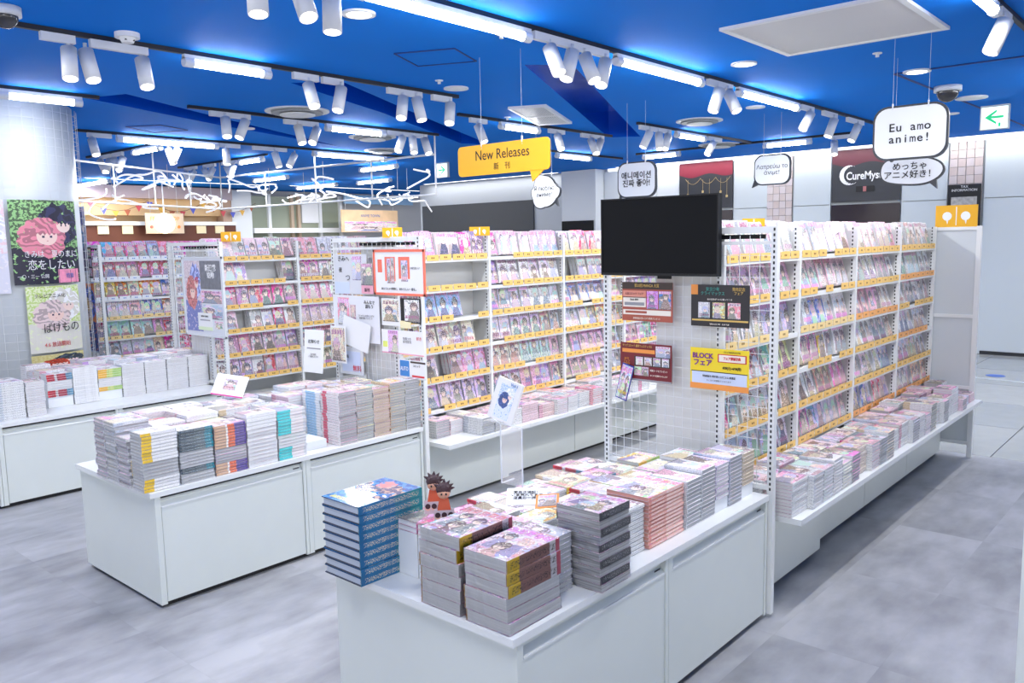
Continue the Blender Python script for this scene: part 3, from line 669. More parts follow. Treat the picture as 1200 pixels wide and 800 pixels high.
# ================= STACKED COMICS =================
SP = {
 'any': SPINE,
 'yellow': make_spine('yellow_banded_spine', [(0, (240, 200, 60)), (.27, (240, 240, 242)), (.97, (190, 196, 204))], (70, 70, 80), .62),
 'teal': make_spine('grey_teal_spine', [(0, (70, 84, 96)), (.45, (90, 104, 112)), (.76, (30, 130, 150))], (220, 228, 230), .58),
 'purple': make_spine('copper_purple_spine', [(0, (206, 168, 140)), (.36, (240, 240, 240)), (.42, (226, 106, 66)), (.64, (88, 70, 150))], (245, 236, 225), .60),
 'white': make_spine('white_black_title_spine', [(0, (240, 241, 243))], (30, 30, 34), .62),
 'cyan': make_spine('turquoise_banded_spine', [(0, (60, 200, 204)), (.46, (238, 226, 228)), (.9, (214, 214, 220))], (200, 240, 240), .60),
 'red': make_spine('red_lettered_spine', [(0, (214, 60, 76)), (.3, (236, 232, 234)), (.4, (196, 80, 96)), (.75, (110, 160, 190))], (60, 50, 60), .5),
 'green': make_spine('orange_green_spine', [(0, (246, 190, 80)), (.36, (214, 224, 140)), (.62, (180, 214, 130))], (90, 120, 70), .58),
 'blue': make_spine('blue_figure_spine', [(0, (18, 92, 140)), (.1, (20, 104, 150)), (.55, (20, 112, 140)), (.8, (10, 130, 140))], (200, 190, 170), .55),
 'mag': make_spine('gold_and_brown_spine', [(0, (228, 190, 50)), (.22, (150, 106, 100)), (.8, (226, 222, 226)), (.92, (200, 90, 110))], (40, 24, 30), .56),
 'dark': make_spine('dark_printed_spine', [(0, (80, 80, 86)), (.3, (110, 110, 114))], (220, 220, 220), .62),
 'sky': make_spine('sky_blue_striped_spine', [(0, (240, 242, 246)), (.2, (110, 184, 232)), (.75, (236, 240, 246))], (250, 250, 252), .5),
 'rose': make_spine('rose_tipped_spine', [(0, (240, 236, 238)), (.12, (220, 110, 130)), (.34, (240, 238, 240))], (190, 90, 110), .6),
 'pink': make_spine('salmon_striped_edge', [(0, (222, 150, 136)), (.5, (234, 182, 170))], (244, 232, 228), .5),
}
BM = {}
def book_mesh(L, W, T, spine='any', cover=None, pages=None, board=0.0008, over=.002):
    k = (L, W, T, spine, cover.name if cover else '', pages.name if pages else '')
    if k not in BM:
        q = MB(); tu = [(1, 0), (1, 1), (0, 1), (0, 0)]; z0, z1 = -T/2, T/2
        q.box((-L/2, -W/2+.003, z1-board), (L/2, W/2, z1), mats=[1, 0, 0, 0, 0, 0], top_uv=tu)
        q.box((-L/2, -W/2+.003, z0), (L/2, W/2, z0+board), mats=[1, 0, 0, 0, 0, 0])
        q.box((-L/2+over, -W/2+.003, z0+board+.0002), (L/2-over, W/2-over, z1-board-.0002), mats=[2]*6)
        g = min(.0022, T*.14); q.box((-L/2, -W/2, z0+g), (L/2, -W/2+.003, z1-g), mats=[1]*6)
        BM[k] = (q, q.mesh('book', [cover or COVER, SP[spine], pages or PAGES]))
    return BM[k]
STUFF_SP = {'any': 1}
def stack(u, v, n, z0=TT, L=.182, W=.128, T=.0165, ori='S', pat=None, spine='any', cover=None, pages=None, tone='white', ind='all', where='', name='stacked_comic', cat='stacked comic', jit=.0025, seed=None, board=.0008, over=.002, group='comics stacked on the tables', wild=False):
    """u,v: corner nearest the camera (min x, min y). ori S spine to -y, F fore edge to -y, E end to -y, W spine to -x"""
    tn = T_[tone]; sd = random.random() if seed is None else seed; z = z0+.0012; pat = pat or ori*n
    for k in range(n):
        o_ = pat[k % len(pat)]; ang = {'S': 0, 'F': PI, 'E': -PI/2, 'W': -PI/2, 'N': PI/2}[o_]
        a, b = (L, W) if o_ in 'SF' else (W, L)
        fa, fb = (L, W) if ori in 'SF' else (W, L)
        px = u+fa/2+random.uniform(-jit, jit); py = v+fb/2+random.uniform(-jit, jit)+jit; rz = ang+random.uniform(-.012, .012)
        q, me = book_mesh(L, W, T, spine, cover, pages, board, over)
        zc = z+T/2; z += T+.0003
        top = n-k
        do = (ind == 'all') or (ind == 'top' and top == 1)
        cc = (sd, (tn[1]+.0) % 1, tn[2])
        if wild: cc = (random.random(), random.random(), tn[2])
        if do:
            o = link(name, me, None, (px, py, zc), (0, 0, rz)); o.color = (*cc, 1); N_IND[1] += 1
            pos = 'topmost' if top == 1 else ('lowest' if k == 0 else ordn(top)+' from top')
            tag(o, f'{where[0]} {name.replace("stacked_", "")}, {pos} of {where[1]}', cat, group)
        else:
            qq = q
            add_stuff(stock, qq, Matrix.Translation((px, py, zc))@Matrix.Rotation(rz, 4, 'Z'), cc)
            if spine != 'any' or (pages and pages != PAGES):
                mp = {0: MSL(cover or COVER), 1: MSL(SP[spine]), 2: MSL(pages or PAGES)}
            else: mp = {0: 0, 1: 1, 2: 2}
            for j in range(len(stock.m)-len(qq.m), len(stock.m)): stock.m[j] = mp[stock.m[j]]
    return z
STM = [COVER, SPINE, PAGES]
def MSL(m):
    if m not in STM: STM.append(m)
    return STM.index(m)
PG_PINK = make_pages('salmon_page_edges', (226, 164, 152), 300, .14)
PG_CREAM = make_pages('cream_page_edges', (222, 206, 186), 300, .12)
PG_GREY = make_pages('dull_grey_page_edges', (206, 209, 213), 300, .20)

# -- nearest table, corner stacks
# blue hardback annuals: each with boards, spine and page block
q = MB(); Lh, Wh, Th = .297, .212, .0315
def hardback(k, z):
    o = thing('hardback_book', f'blue hardback annual, {("topmost" if k == 8 else "lowest" if k == 0 else ordn(9-k)+" from top")} of the corner stack', 'book', (1.858+random.uniform(-.003, .003), 2.345+random.uniform(-.003, .003), z+Th/2), (0, 0, random.uniform(-.012, .012)), 'blue hardback annuals')
    for nm in ('board', 'board.lower', 'spine', 'page_block'):
        e = link(nm.split('.')[0], HB[nm], o); e.color = (.37, .57, .8, 1)
blued = mat('blue_board_cloth', (16, 72, 120), .25, coat=.4)
def annual_cover():
    m, nt, b = new_mat('blue_illustrated_cover'); X.nt = nt
    x, y, s, h, q_ = seedxy(); v = comb(x, y*1.4, 3.3)
    n1 = X(nz(v, 2.6, 3).outputs['Fac']); n2 = X(nz(v, 10, 4).outputs['Fac'])
    col = mixc(n2.gt(.5), srgb(24, 104, 176), srgb(70, 150, 210)); col = mixc(((y-.35+(n1-.5)*.5).abs().lt(.10)), col, srgb(236, 240, 246))
    col = mixc(((y-.62+(n1-.5)*.9).abs().lt(.13)), col, mixc(n2.gt(.52), srgb(90, 100, 130), srgb(206, 176, 160))); col = mixc(((x-.4).sq()*9.0+(y-.8).sq()*14.0+(n2-.5)).lt(.22), col, srgb(226, 150, 146))
    n3 = X(nz(v, 40, 1).outputs['Fac']); col = mixc((y.gt(.06))*(y.lt(.14))*(x.gt(.1))*(x.lt(.7))*n3.gt(.48), col, srgb(240, 232, 90))
    finish(b, col, .15, .7); return m
ANN = annual_cover()
HB = {}
qq = MB(); qq.box((-Lh/2, -Wh/2, Th/2-.0035), (Lh/2, Wh/2, Th/2), mats=[1, 1, 1, 1, 0, 1], top_uv=[(1, 0), (1, 1), (0, 1), (0, 0)]); HB['board'] = qq.mesh('board', [ANN, blued])
qq = MB(); qq.box((-Lh/2, -Wh/2, -Th/2), (Lh/2, Wh/2, -Th/2+.0035)); HB['board.lower'] = qq.mesh('board_low', [mat('dark_navy_board', (26, 40, 66), .3, coat=.3)])
qq = MB(); qq.box((-Lh/2, -Wh/2-.001, -Th/2), (Lh/2, -Wh/2+.003, Th/2)); HB['spine'] = qq.mesh('spine', [SP['blue']])
qq = MB(); qq.box((-Lh/2+.005, -Wh/2+.003, -Th/2+.0035), (Lh/2-.005, Wh/2-.005, Th/2-.0035)); HB['page_block'] = qq.mesh('page_block', [make_pages('pale_blue_grey_pages', (196, 206, 220), 500, .06)])
z = TT+.001
for k in range(9): hardback(k, z); z += Th+.0006
# white risers with comics on top
for i, v in enumerate((2.02, 2.135)):
    tag(boxo('white_riser', (1.885+i*.0, v+.002, TT+.001), (2.068, v+.11, TT+.165), WHITEP), ('white foam riser box beside the wrapped magazines' if i == 0 else 'white foam riser box beside the blue annuals'), 'riser', 'white riser boxes')
    stack(1.884, v, 2, z0=TT+.165, L=.184, W=.112, T=.02, ori='S', spine='any', tone='rose', seed=.31+.2*i, where=('pink', 'pair on the riser ' + ('beside the magazines' if i == 0 else 'beside the annuals')), jit=.001)
# shrink-wrapped magazines
wrapm, nt_, b_ = new_mat('clear_crinkled_film'); b_.inputs['Base Color'].default_value = (1, 1, 1, 1); b_.inputs['Roughness'].default_value = .08
X.nt = nt_; tcn = nt_.nodes.new('ShaderNodeTexCoord'); nn_ = nt_.nodes.new('ShaderNodeTexNoise'); nn_.inputs['Scale'].default_value = 26; nn_.inputs['Detail'].default_value = 4; nt_.links.new(tcn.outputs['Object'], nn_.inputs['Vector'])
bp_ = nt_.nodes.new('ShaderNodeBump'); bp_.inputs['Strength'].default_value = .7; bp_.inputs['Distance'].default_value = .02; nt_.links.new(nn_.outputs['Fac'], bp_.inputs['Height']); nt_.links.new(bp_.outputs[0], b_.inputs['Normal'])
tr_ = nt_.nodes.new('ShaderNodeBsdfTransparent'); mx_ = nt_.nodes.new('ShaderNodeMixShader'); fr_ = nt_.nodes.new('ShaderNodeFresnel'); fr_.inputs[0].default_value = 1.22; nt_.links.new(bp_.outputs[0], fr_.inputs['Normal'])
gl_ = nt_.nodes.new('ShaderNodeBsdfGlossy'); gl_.inputs['Roughness'].default_value = .12; nt_.links.new(bp_.outputs[0], gl_.inputs['Normal'])
nt_.links.new(fr_.outputs[0], mx_.inputs[0]); nt_.links.new(tr_.outputs[0], mx_.inputs[1]); nt_.links.new(gl_.outputs[0], mx_.inputs[2]); nt_.links.new(mx_.outputs[0], nt_.nodes['Material Output'].inputs[0])
def magazine(px, py, z, L, W, T, ang, where, pos, spn, seed, dark=False):
    o = thing('magazine', f'{where[0]} magazine, {pos} of {where[1]}', 'magazine', (px, py, z+T/2), (0, 0, ang), 'shrink-wrapped thick magazines')
    key = ('m', L, W, T, spn, dark)
    if key not in BM:
        N = 12; a = MB(); bow = .006   # page block with bowed edge, cover sheets following it
        a.box((-L/2+.001, -W/2+.003, -T/2+.001), (L/2-.001, W/2-.001, T/2-.001), mats=[0]*6)
        c = MB()
        c.box((-L/2, -W/2, T/2-.0012), (L/2, W/2, T/2), mats=[0]*6, top_uv=[(1, 0), (1, 1), (0, 1), (0, 0)]); c.box((-L/2, -W/2, -T/2), (L/2, W/2, -T/2+.0012), mats=[0]*6)
        s = MB(); s.box((-L/2, -W/2-.0008, -T/2), (L/2, -W/2+.0025, T/2))
        f = MB(); f.box((-L/2-.0015, -W/2-.0022, -T/2-.0001), (L/2+.0015, W/2+.0015, T/2+.0004))
        BM[key] = (a.mesh('pages', [WRAPDK if dark else WRAP]), c.mesh('cover', [MAG]), s.mesh('spine', [SP[spn]]), f.mesh('film', [wrapm]))
    for nm, me in zip(('page_block', 'cover', 'spine', 'shrink_wrap'), BM[key]):
        e = link(nm, me, o); e.color = (seed, .93, .55, 1)
def magstack(cx, cy, n, L, W, T, where, spn, seed, pat, dark=False):
    z = TT+.0015
    for k in range(n):
        pos = 'topmost' if k == n-1 else ('lowest' if k == 0 else ordn(n-k)+' from top')
        magazine(cx+random.uniform(-.004, .004), cy+random.uniform(-.003, .003), z, L, W, T, (0 if pat[k] == 'S' else PI)+random.uniform(-.025, .025), where, pos, spn, seed, dark); z += T+.001
magstack(1.890, 1.688, 6, .257, .182, .0385, ('crowded pink-covered', 'the nearest wrapped stack'), 'mag', .21, 'FFFSSS')
magstack(1.890, 1.895, 6, .257, .182, .0430, ('crowded lilac-covered', 'wrapped stack beside the risers'), 'mag', .55, 'FFFFSS')
for k in range(10):
    pos = 'topmost' if k == 9 else ('lowest' if k == 0 else ordn(10-k)+' from top')
    magazine(2.282+random.uniform(-.003, .003), 1.650+random.uniform(-.003, .003), TT+.0015+k*.028, .182, .182 if k < 99 else .2, .0272, (0 if k % 2 else PI)+random.uniform(-.02, .02), ('dark grey wrapped', 'the tall square stack'), pos, 'dark', .77, True)
stack(2.045, 1.66, 12, L=.182, W=.128, ori='E', spine='any', pages=PG_GREY, tone='grey', where=('grey-edged', 'the stack between magazines'), seed=.62)
tag(boxo('white_riser', (2.392, 1.655, TT+.001), (2.435, 1.78, TT+.13), WHITEP), 'small white riser beside the dark wrapped magazines', 'riser')
stack(2.45, 1.655, 11, ori='S', L=.172, T=.0165, pages=PG_GREY, spine='any', tone='white', where=('white', 'stack next to the salmon magazines'), seed=.44)
# salmon magazines
stack(2.632, 1.64, 13, L=.262, W=.2, T=.0155, ori='S', spine='pink', pages=PG_PINK, cover=MAG, tone='orange', name='salmon_magazine', cat='magazine', where=('salmon', 'the striped salmon stack'), seed=.183, group='salmon striped magazines')
x = 2.912
gs = [('E', 12, PG_GREY), ('E', 13, PG_GREY), ('E', 12, PAGES), ('E', 13, PG_GREY), ('E', 12, PG_CREAM)]
for i, (o_, n, pg) in enumerate(gs):
    if i in (2, 4): 
        tag(boxo('white_riser', (x+.004, 1.644, TT+.001), (x+.12, 1.80, TT+.058), WHITEP), f'white riser under the {ordn(i+1)} grey stack past the salmon magazines', 'riser', 'low white risers'); z0 = TT+.058; n -= 3
    else: z0 = TT
    stack(x, 1.635, n, z0=z0, L=.182, W=.122, ori=o_, pages=pg, T=.0165, tone=('white', 'grey', 'lilac', 'grey-blue', 'cream')[i], where=('grey-edged' if i < 4 else 'cream-edged', f'{ordn(i+1)} stack past the salmon magazines'), spine='any')
    x += .127
# inner rows
tl = ['white', 'pale pink', 'lilac', 'grey-blue', 'pale pink', 'white', 'rose', 'orange', 'cream', 'white']
def inner(v, us, ue, hts, ind, wname, tones=tl, pz=0, T=.0165, seedb=0):
    x = us; i = 0
    while x < ue-.125:
        ori = random.choice('SSE'); big = random.random() < .25
        L, W = (.21, .148) if big else (.182, .128)
        fx = L if ori == 'S' else W; fy = W if ori == 'S' else L
        if fy > .19: L, W = .182, .128; fx, fy = W, L
        if x+fx > ue: ori = 'E'; L, W = .182, .128; fx, fy = W, L
        if x+fx > ue: break
        h = random.uniform(*hts); n = max(2, int(h/T))
        tn = random.choice(tones)
        sp = random.choice(('any', 'any', 'any', 'green', 'yellow', 'cyan', 'red'))
        stack(x, v+(.19-fy)/2-.002, n, L=L, W=W, T=T, ori=ori, spine=sp, tone=tn, ind=ind, z0=TT+pz, where=(f'{tn}', f'{ordn(i+1)} stack in {wname}'), pages=random.choice((PAGES, PAGES, PG_GREY)))
        x += fx+.006; i += 1
inner(1.853, 2.03, 3.56, (.15, .18), 'top', "nearest table's second row")
inner(2.046, 2.09, 3.56, (.12, .16), 'top', "nearest table's third row")
inner(2.24, 2.03, 3.40, (.08, .13), 'top', "nearest table's back row")
# -- second table
def st(u, pat, spine, tone, where, **k): stack(u, 3.952, len(pat), ori='S', pat=pat, spine=spine, tone=tone, where=where, **k)
st(1.735, 'SSSSFFFFFSSSSSSSSS', 'yellow', 'white', ('yellow-spined', "the second table's corner stack"), pages=PG_GREY, T=.0162)
st(1.925, 'FFFSSFFFFFSSSSSSS', 'teal', 'grey', ('teal-spined', 'the stack beside the yellow spines'), pages=PG_GREY, T=.0160)
st(2.115, 'SSSSFFFFFSSSSSSSS', 'purple', 'lilac', ('purple-spined', 'the copper and purple stack'), pages=PG_GREY, T=.0153)
st(2.305, 'FFFFFFFFFFSSSS', 'white', 'white', ('white', 'the stack between purple and turquoise spines'), T=.0205)
st(2.495, 'SSSSFFFFSSSSSSSS', 'cyan', 'green', ('turquoise-spined', 'the turquoise-banded stack'), T=.0172)
for i, (v, n, T) in enumerate(((4.092, 15, .0165), (4.225, 19, .0162), (4.358, 19, .0162))):
    stack(1.728, v, n, ori='S', pat='SF', spine='any', pages=PG_GREY, tone=('lilac', 'grey', 'lilac')[i], T=T, where=('grey-edged', f'{ordn(i+1)} stack behind the yellow spines'), jit=.005)
for i, v in enumerate((4.092, 4.225, 4.358, 4.50, 4.63)):
    x = 1.92 if i < 3 else 1.80+.06*i
    while x < 2.66:
        stack(x, v, random.randint(15, 17) if i < 4 else random.randint(12, 16), ori='S', ind='', tone=random.choice(tl), spine=random.choice(('any', 'white')), where=('', '')); x += .19
tag(boxo('white_riser', (2.70, 4.02, TT+.001), (2.86, 4.2, TT+.05), WHITEP), 'low white riser in the bare gap of the second table', 'riser')
for i in range(5):
    stack(2.915+i*.131, 3.955, 19-(i == 2), ori='E' if i else 'W', ind='', tone=random.choice(tl), pages=PG_GREY if i != 2 else PG_CREAM, T=.0165, jit=.004, spine='any' if i else 'rose', where=('', ''))
stack(2.915, 4.145, 18, ori='W', ind='', spine='sky', tone='white', where=('', ''))
for v in (4.145, 4.33, 4.52):
    x = 2.915+(.14 if v < 4.2 else -.1)
    while x < 3.44: stack(x, v, random.randint(15, 17), ori='E', ind='', tone=random.choice(tl), where=('', '')); x += .133
# -- third table
stack(1.86, 6.50, 16, ori='S', L=.19, ind='', tone='white', where=('', '')); stack(1.86, 6.64, 16, ori='S', L=.19, ind='', tone='white', where=('', '')); stack(2.06, 6.50, 15, ori='E', ind='', tone='white', where=('', ''))
stack(1.66, 6.5, 14, ori='S', ind='', tone='white', where=('', ''))
x = 2.28
for i, (pt, sp, rz) in enumerate((('SSSFFFFSSS', 'red', .08), ('SSSSSSSSSSSSSSSS', 'white', 0), ('SSFFFFSSSS', 'green', .07), ('F'*15, 'any', 0), ('F'*15, 'any', 0), ('F'*15, 'any', 0), ('F'*15, 'any', 0))):
    if rz: tag(boxo('white_riser', (x, 6.73, TT+.001), (x+.18, 6.85, TT+rz), WHITEP), f'white riser on the farthest table under the {"red" if i == 0 else "green"}-spined comics', 'riser')
    stack(x, 6.72, len(pt), ori='S', pat=pt, spine=sp, z0=TT+rz, ind='', T=.0172, tone='white', where=('', ''), seed=.5)
    for v in (6.86, 7.0, 7.14): stack(x, v, random.randint(15, 17), ori='S', ind='', tone=random.choice(tl[:5]), where=('', ''))
    x += .187
# -- decks of the racks
def deck(u0, u1, yf, rows, tones, seedh):
    for r, (v, h0, h1) in enumerate(rows):
        x = u0
        while x < u1-.13:
            ori = random.choice('SEE'); fx = .182 if ori == 'S' else .128
            h = random.uniform(h0, h1)
            if r == 0 and x > 6.6: h *= .6
            stack(x, v+(0.03 if ori == 'S' else 0), max(3, int(h/.0165)), z0=.468, ori=ori, ind='', tone=random.choice(tones), where=('', ''), pages=random.choice((PAGES, PG_GREY)))
            x += fx+random.choice((.004, .004, .01))
deck(3.685, 7.2, 1.84, [(1.480, .13, .19), (1.655, .12, .17)], ['rose', 'pale pink', 'white', 'cream', 'grey-blue', 'pale pink', 'white'], 0)
deck(4.02, 6.3, 4.20, [(3.84, .11, .15)], ['pale pink', 'white', 'rose', 'lilac'], 0)
deck(3.76, 6.3, 4.20, [(4.022, .10, .14)], ['pale pink', 'rose', 'white'], 0)
link('comic_stock', stock.mesh('comic_stock', STM, attr=True), kind='stuff', label='remaining stacked comics filling the tables and rack decks', category='comics')
link('shelf_comic_stock', shelf_stock.mesh('shelf_comic_stock', [COVER, SPINE, PAGES], attr=True), kind='stuff', label='remaining face-out comics at the far bays of the television rack', category='comics')
print('individual shelf comics', N_IND)

# ================= TELEVISION =================
t = thing('television', 'black flat television mounted on the mesh screen above the nearest table', 'television', (3.515, 2.15, 1.803), FX)
boxo('casing', (-.33, -.19, -.035), (.33, .195, -.006), BLACKM, t)
boxo('display_panel', (-.323, -.178, -.006), (.323, .189, -.002), mat('dark_glass_screen', (8, 11, 17), .35, spec=.12), t)
for a, b in (((-.33, -.19), (.33, -.178)), ((-.33, .189), (.33, .195)), ((-.33, -.178), (-.323, .189)), ((.323, -.178), (.33, .189))): boxo('bezel', (a[0], a[1], -.006), (b[0], b[1], .001), mat('bezel_black', (20, 22, 26), .4, spec=.3), t)
boxo('sensor', (-.0, -.205, -.025), (.07, -.19, -.008), BLACKM, t); boxo('mount', (-.1, -.1, -.044), (.1, .1, -.035), BLACKM, t)

# ================= POSTERS =================
def poster(name, label, cat, loc, rot, w_, h_, base, items, group=None, frame=None, th=.002):
    t = thing(name, label, cat, loc, rot, group)
    boxo('sheet', (-w_/2, -h_/2, 0), (w_/2, h_/2, th), base, t)
    for it in items:
        k = it[0]
        if k == 'r':
            _, x0, y0, x1, y1, m = it[:6]; o = boxo('print_area' if m not in (COVER, MAG) else 'picture', (x0*w_-w_/2, y0*h_-h_/2, th), (x1*w_-w_/2, y1*h_-h_/2, th+.0012+(it[7] if len(it) > 7 else 0)), m, t)
            if m in (COVER, MAG): o.color = it[6]
        else:
            _, s, size, x, y, m = it[:6]; text(s, size*h_, m, t, ((x-.5)*w_, (y-.5)*h_, th+.0025), sx=it[6] if len(it) > 6 else 1, bold=it[7] if len(it) > 7 else 0)
    if frame:
        for a, b in (((-1, -1), (1, -1)), ((-1, 1), (1, 1)), ((-1, -1), (-1, 1)), ((1, -1), (1, 1))):
            x0, x1 = sorted((a[0]*w_/2, b[0]*w_/2)); y0, y1 = sorted((a[1]*h_/2, b[1]*h_/2))
            boxo('frame', (x0-.008, y0-.008, -.003), (x1+.008, y1+.008, .006), frame, t)
    return t
def yz(y0, z0, y1, z1, x=3.555): return (x, (y0+y1)/2, (z0+z1)/2), abs(y1-y0), abs(z1-z0)
BRN = mat('rust_print', (170, 84, 66), .45); BRD = mat('dark_brown_print', (58, 44, 40), .45); SAL = mat('salmon_print', (226, 150, 130), .45); CRM = mat('cream_print', (240, 232, 220), .5)
GLD = mat('gold_lettering', (214, 178, 96), .4); MAR = mat('maroon_print', (116, 28, 40), .45); ORG = mat('orange_bar', (236, 150, 70), .45); GRN = mat('teal_lettering', (70, 160, 150), .5)
YLP = mat('yellow_print', (240, 212, 40), .45); PNK = mat('pink_card', (236, 170, 190), .5); GRY = mat('grey_print', (150, 150, 156), .5); LBL = mat('pale_blue_print', (204, 216, 240), .5); PUR = mat('purple_logo', (120, 50, 130), .5)
c_ = lambda s, h=.9, q=.5: (s, h, q, 1)
loc, W_, H_ = yz(2.376, 1.578, 2.081, 1.381)
poster('poster', 'brown and cream fair poster, upper of two under the television screen', 'poster', loc, FX, W_, H_, BRN, [('r', 0, .82, 1, 1, BRD), ('r', .02, .60, .48, .78, SAL), ('r', .02, .36, .48, .62, CRM), ('r', .5, .32, .72, .78, COVER, c_(.33, .8, .8)), ('r', .74, .32, .97, .78, COVER, c_(.71, .62, .8)), ('r', .02, .16, .97, .29, CRM), ('r', .07, .20, .5, .26, BRN, None, .0006), ('r', .05, .40, .45, .48, GRY, None, .0006),
  ('t', '第33回 MANGA 大賞', .10, .5, .91, GLD, .8), ('t', '人気コミック フェア', .075, .25, .7, MAR, .8), ('t', 'Book 2024', .07, .25, .55, INK, .8), ('t', '対象商品お買い上げで特典プレゼント', .06, .5, .07, CRM, .8)])
loc, W_, H_ = yz(1.979, 1.573, 1.678, 1.374)
poster('poster', 'black poster with three small cards and gold lettering', 'poster', loc, FX, W_, H_, mat('black_print', (34, 32, 38), .4), [('r', .0, .76, .12, 1, ORG), ('r', .13, .2, .33, .58, COVER, c_(.12, .6, .05)), ('r', .38, .2, .59, .58, COVER, c_(.57, .13, .5)), ('r', .64, .2, .85, .58, COVER, c_(.83, .93, .5)), ('r', .02, .13, .98, .17, GLD),
  ('t', '東京少年\nクライマックス', .10, .38, .84, GRN, .9), ('t', '発売記念\nフェア', .09, .82, .85, GLD, .9), ('t', 'あの名作がついに帰ってくる', .05, .5, .65, CRM), ('t', '2024.4.12 FRI   4.30 TUE', .05, .5, .06, CRM)])
loc, W_, H_ = yz(2.388, 1.267, 2.085, 1.073)
poster('poster', 'dark red poster with orange bar and small portraits', 'poster', loc, FX, W_, H_, MAR, [('r', .04, .74, .68, .84, ORG), ('r', .70, .66, .97, .95, COVER, c_(.23, .55, .2)), ('r', .28, .40, .97, .66, BRD), ('r', .31, .42, .45, .64, COVER, c_(.41, .6, .02), .0006), ('r', .48, .42, .62, .64, COVER, c_(.66, .6, .02), .0006), ('r', .65, .42, .79, .64, COVER, c_(.91, .6, .02), .0006), ('r', .82, .42, .95, .64, COVER, c_(.17, .6, .02), .0006), ('r', .28, .14, .42, .38, COVER, c_(.35, .3, .4)), ('r', .43, .14, .56, .38, COVER, c_(.52, .9, .5)), ('r', 0, 0, 1, .05, GRY),
  ('t', 'ヤングコミック 創刊フェスティバル', .08, .34, .92, GLD, .7), ('t', '新刊\nフェア\n開催中', .07, .13, .5, ORG), ('t', '特製カードをプレゼント', .06, .76, .3, CRM, .8), ('t', 'なくなり次第終了いたします', .05, .76, .17, CRM, .8)])
loc, W_, H_ = yz(1.981, 1.269, 1.677, 1.07)
poster('poster', 'yellow and orange poster with a purple logo and red date box', 'poster', loc, FX, W_, H_, YLP, [('r', 0, 0, 1, .14, ORG), ('r', .03, .14, .97, .42, LBL), ('r', .02, .42, .98, .44, BRD), ('r', .48, .68, .96, .88, mat('red_box', (200, 40, 50), .5)), ('r', .50, .70, .94, .86, CRM, None, .0005),
  ('t', 'BLOCK\nフェア', .17, .22, .72, PUR, 1.0, .0012), ('t', 'フェア開催特典', .08, .72, .78, INKR, .8, .0005), ('t', '4/20(土)~6/10(月)', .08, .72, .55, INK, .8, .0005), ('t', '対象商品を1冊お買い上げごとに1枚進呈', .06, .5, .32, INK, .8), ('t', 'なくなり次第終了となります', .05, .5, .22, GRY), ('t', 'コミック担当のおすすめ', .05, .72, .93, BRD, .8)])
t = poster('hanging_booklet', 'blue and yellow strip of cards hanging tilted on the mesh screen', 'booklet', (3.54, 2.352, 1.062), (PI/2, .26, -PI/2), .07, .19, mat('navy_card', (42, 62, 150), .4), [('r', .05, .03, .95, .97, MAG, c_(.63, .6, .8)), ('t', 'NEW', .12, .5, .2, YLP)], th=.006)
# posters on the second mesh
loc, W_, H_ = yz(4.358, 1.749, 3.869, 1.465)
RED = mat('coral_print', (240, 120, 96), .45)
poster('poster', 'white landscape poster with coral frame and coral figure blocks', 'poster', loc, FX, W_, H_, PAPER, [('r', .22, .30, .43, .86, RED), ('r', .50, .36, .72, .86, RED), ('r', .07, .5, .16, .80, RED), ('r', .26, .25, .33, .82, COVER, c_(.61, .6, .3), .0006), ('r', .34, .25, .41, .84, COVER, c_(.2, .6, .3), .0006), ('r', .55, .30, .68, .78, COVER, c_(.37, .6, .4), .0006), ('t', '春の新生活 推しフェア', .06, .83, .6, GRY, .5), ('t', 'あたらしい季節に、あたらしい一冊を。', .07, .5, .12, INK)], frame=RED)
loc, W_, H_ = yz(4.801, 1.728, 4.44, 1.454)
poster('poster', 'pale grey poster with small dark script at the top corner of the second mesh', 'poster', loc, FX, W_, H_, mat('pale_grey_sheet', (214, 216, 222), .5), [('r', .55, .35, .85, .95, COVER, c_(.48, .78, .3)), ('t', 'きみへ', .16, .3, .88, INK), ('t', '夜', .14, .2, .6, INK), ('t', 'つ', .2, .42, .4, INK), ('r', .0, .0, .45, .3, LBL)])
loc, W_, H_ = yz(4.50, 1.665, 4.375, 1.46, 3.55)
poster('poster', 'small dark photograph card with pink caption strip left of the coral poster', 'poster', loc, FX, W_, H_, PNK, [('r', 0, .28, 1, 1, COVER, c_(.58, .95, .1)), ('t', '新刊', .14, .5, .12, INK)])
loc, W_, H_ = yz(4.833, 1.443, 4.326, 1.122)
poster('poster', 'large white poster with a pink portrait under the pale grey sheet', 'poster', loc, FX, W_, H_, mat('soft_white_sheet', (228, 230, 236), .5), [('r', .1, .35, .36, .95, COVER, c_(.09, .96, .5)), ('r', .38, .45, .5, .8, COVER, c_(.29, .96, .5)), ('t', 'みんなで\n読もう', .09, .8, .82, INK), ('t', 'コミックスお買い上げで\n複製色紙プレゼント', .05, .72, .55, GRY)])
poster('blank_card', 'blank white card pinned at a tilt over the large white poster', 'card', (3.53, 4.56, 1.18), (PI/2, .22, -PI/2), .30, .20, WHITE, [])
loc, W_, H_ = yz(4.30, 1.435, 4.118, 1.255)
poster('poster', 'small beige picture card under the coral poster', 'poster', loc, FX, W_, H_, PAPER, [('r', .05, .15, .95, .95, COVER, c_(.77, .07, .25))])
loc, W_, H_ = yz(4.108, 1.441, 3.917, 1.28)
poster('poster', 'small black and white photo card with yellow note beneath the coral poster', 'poster', loc, FX, W_, H_, KICK, [('r', .2, .05, .95, .95, COVER, c_(.64, .0, .02)), ('r', -.05, -.22, .5, .08, mat('pale_yellow_note', (246, 236, 190), .5))])
loc, W_, H_ = yz(4.311, 1.228, 3.896, 1.069)
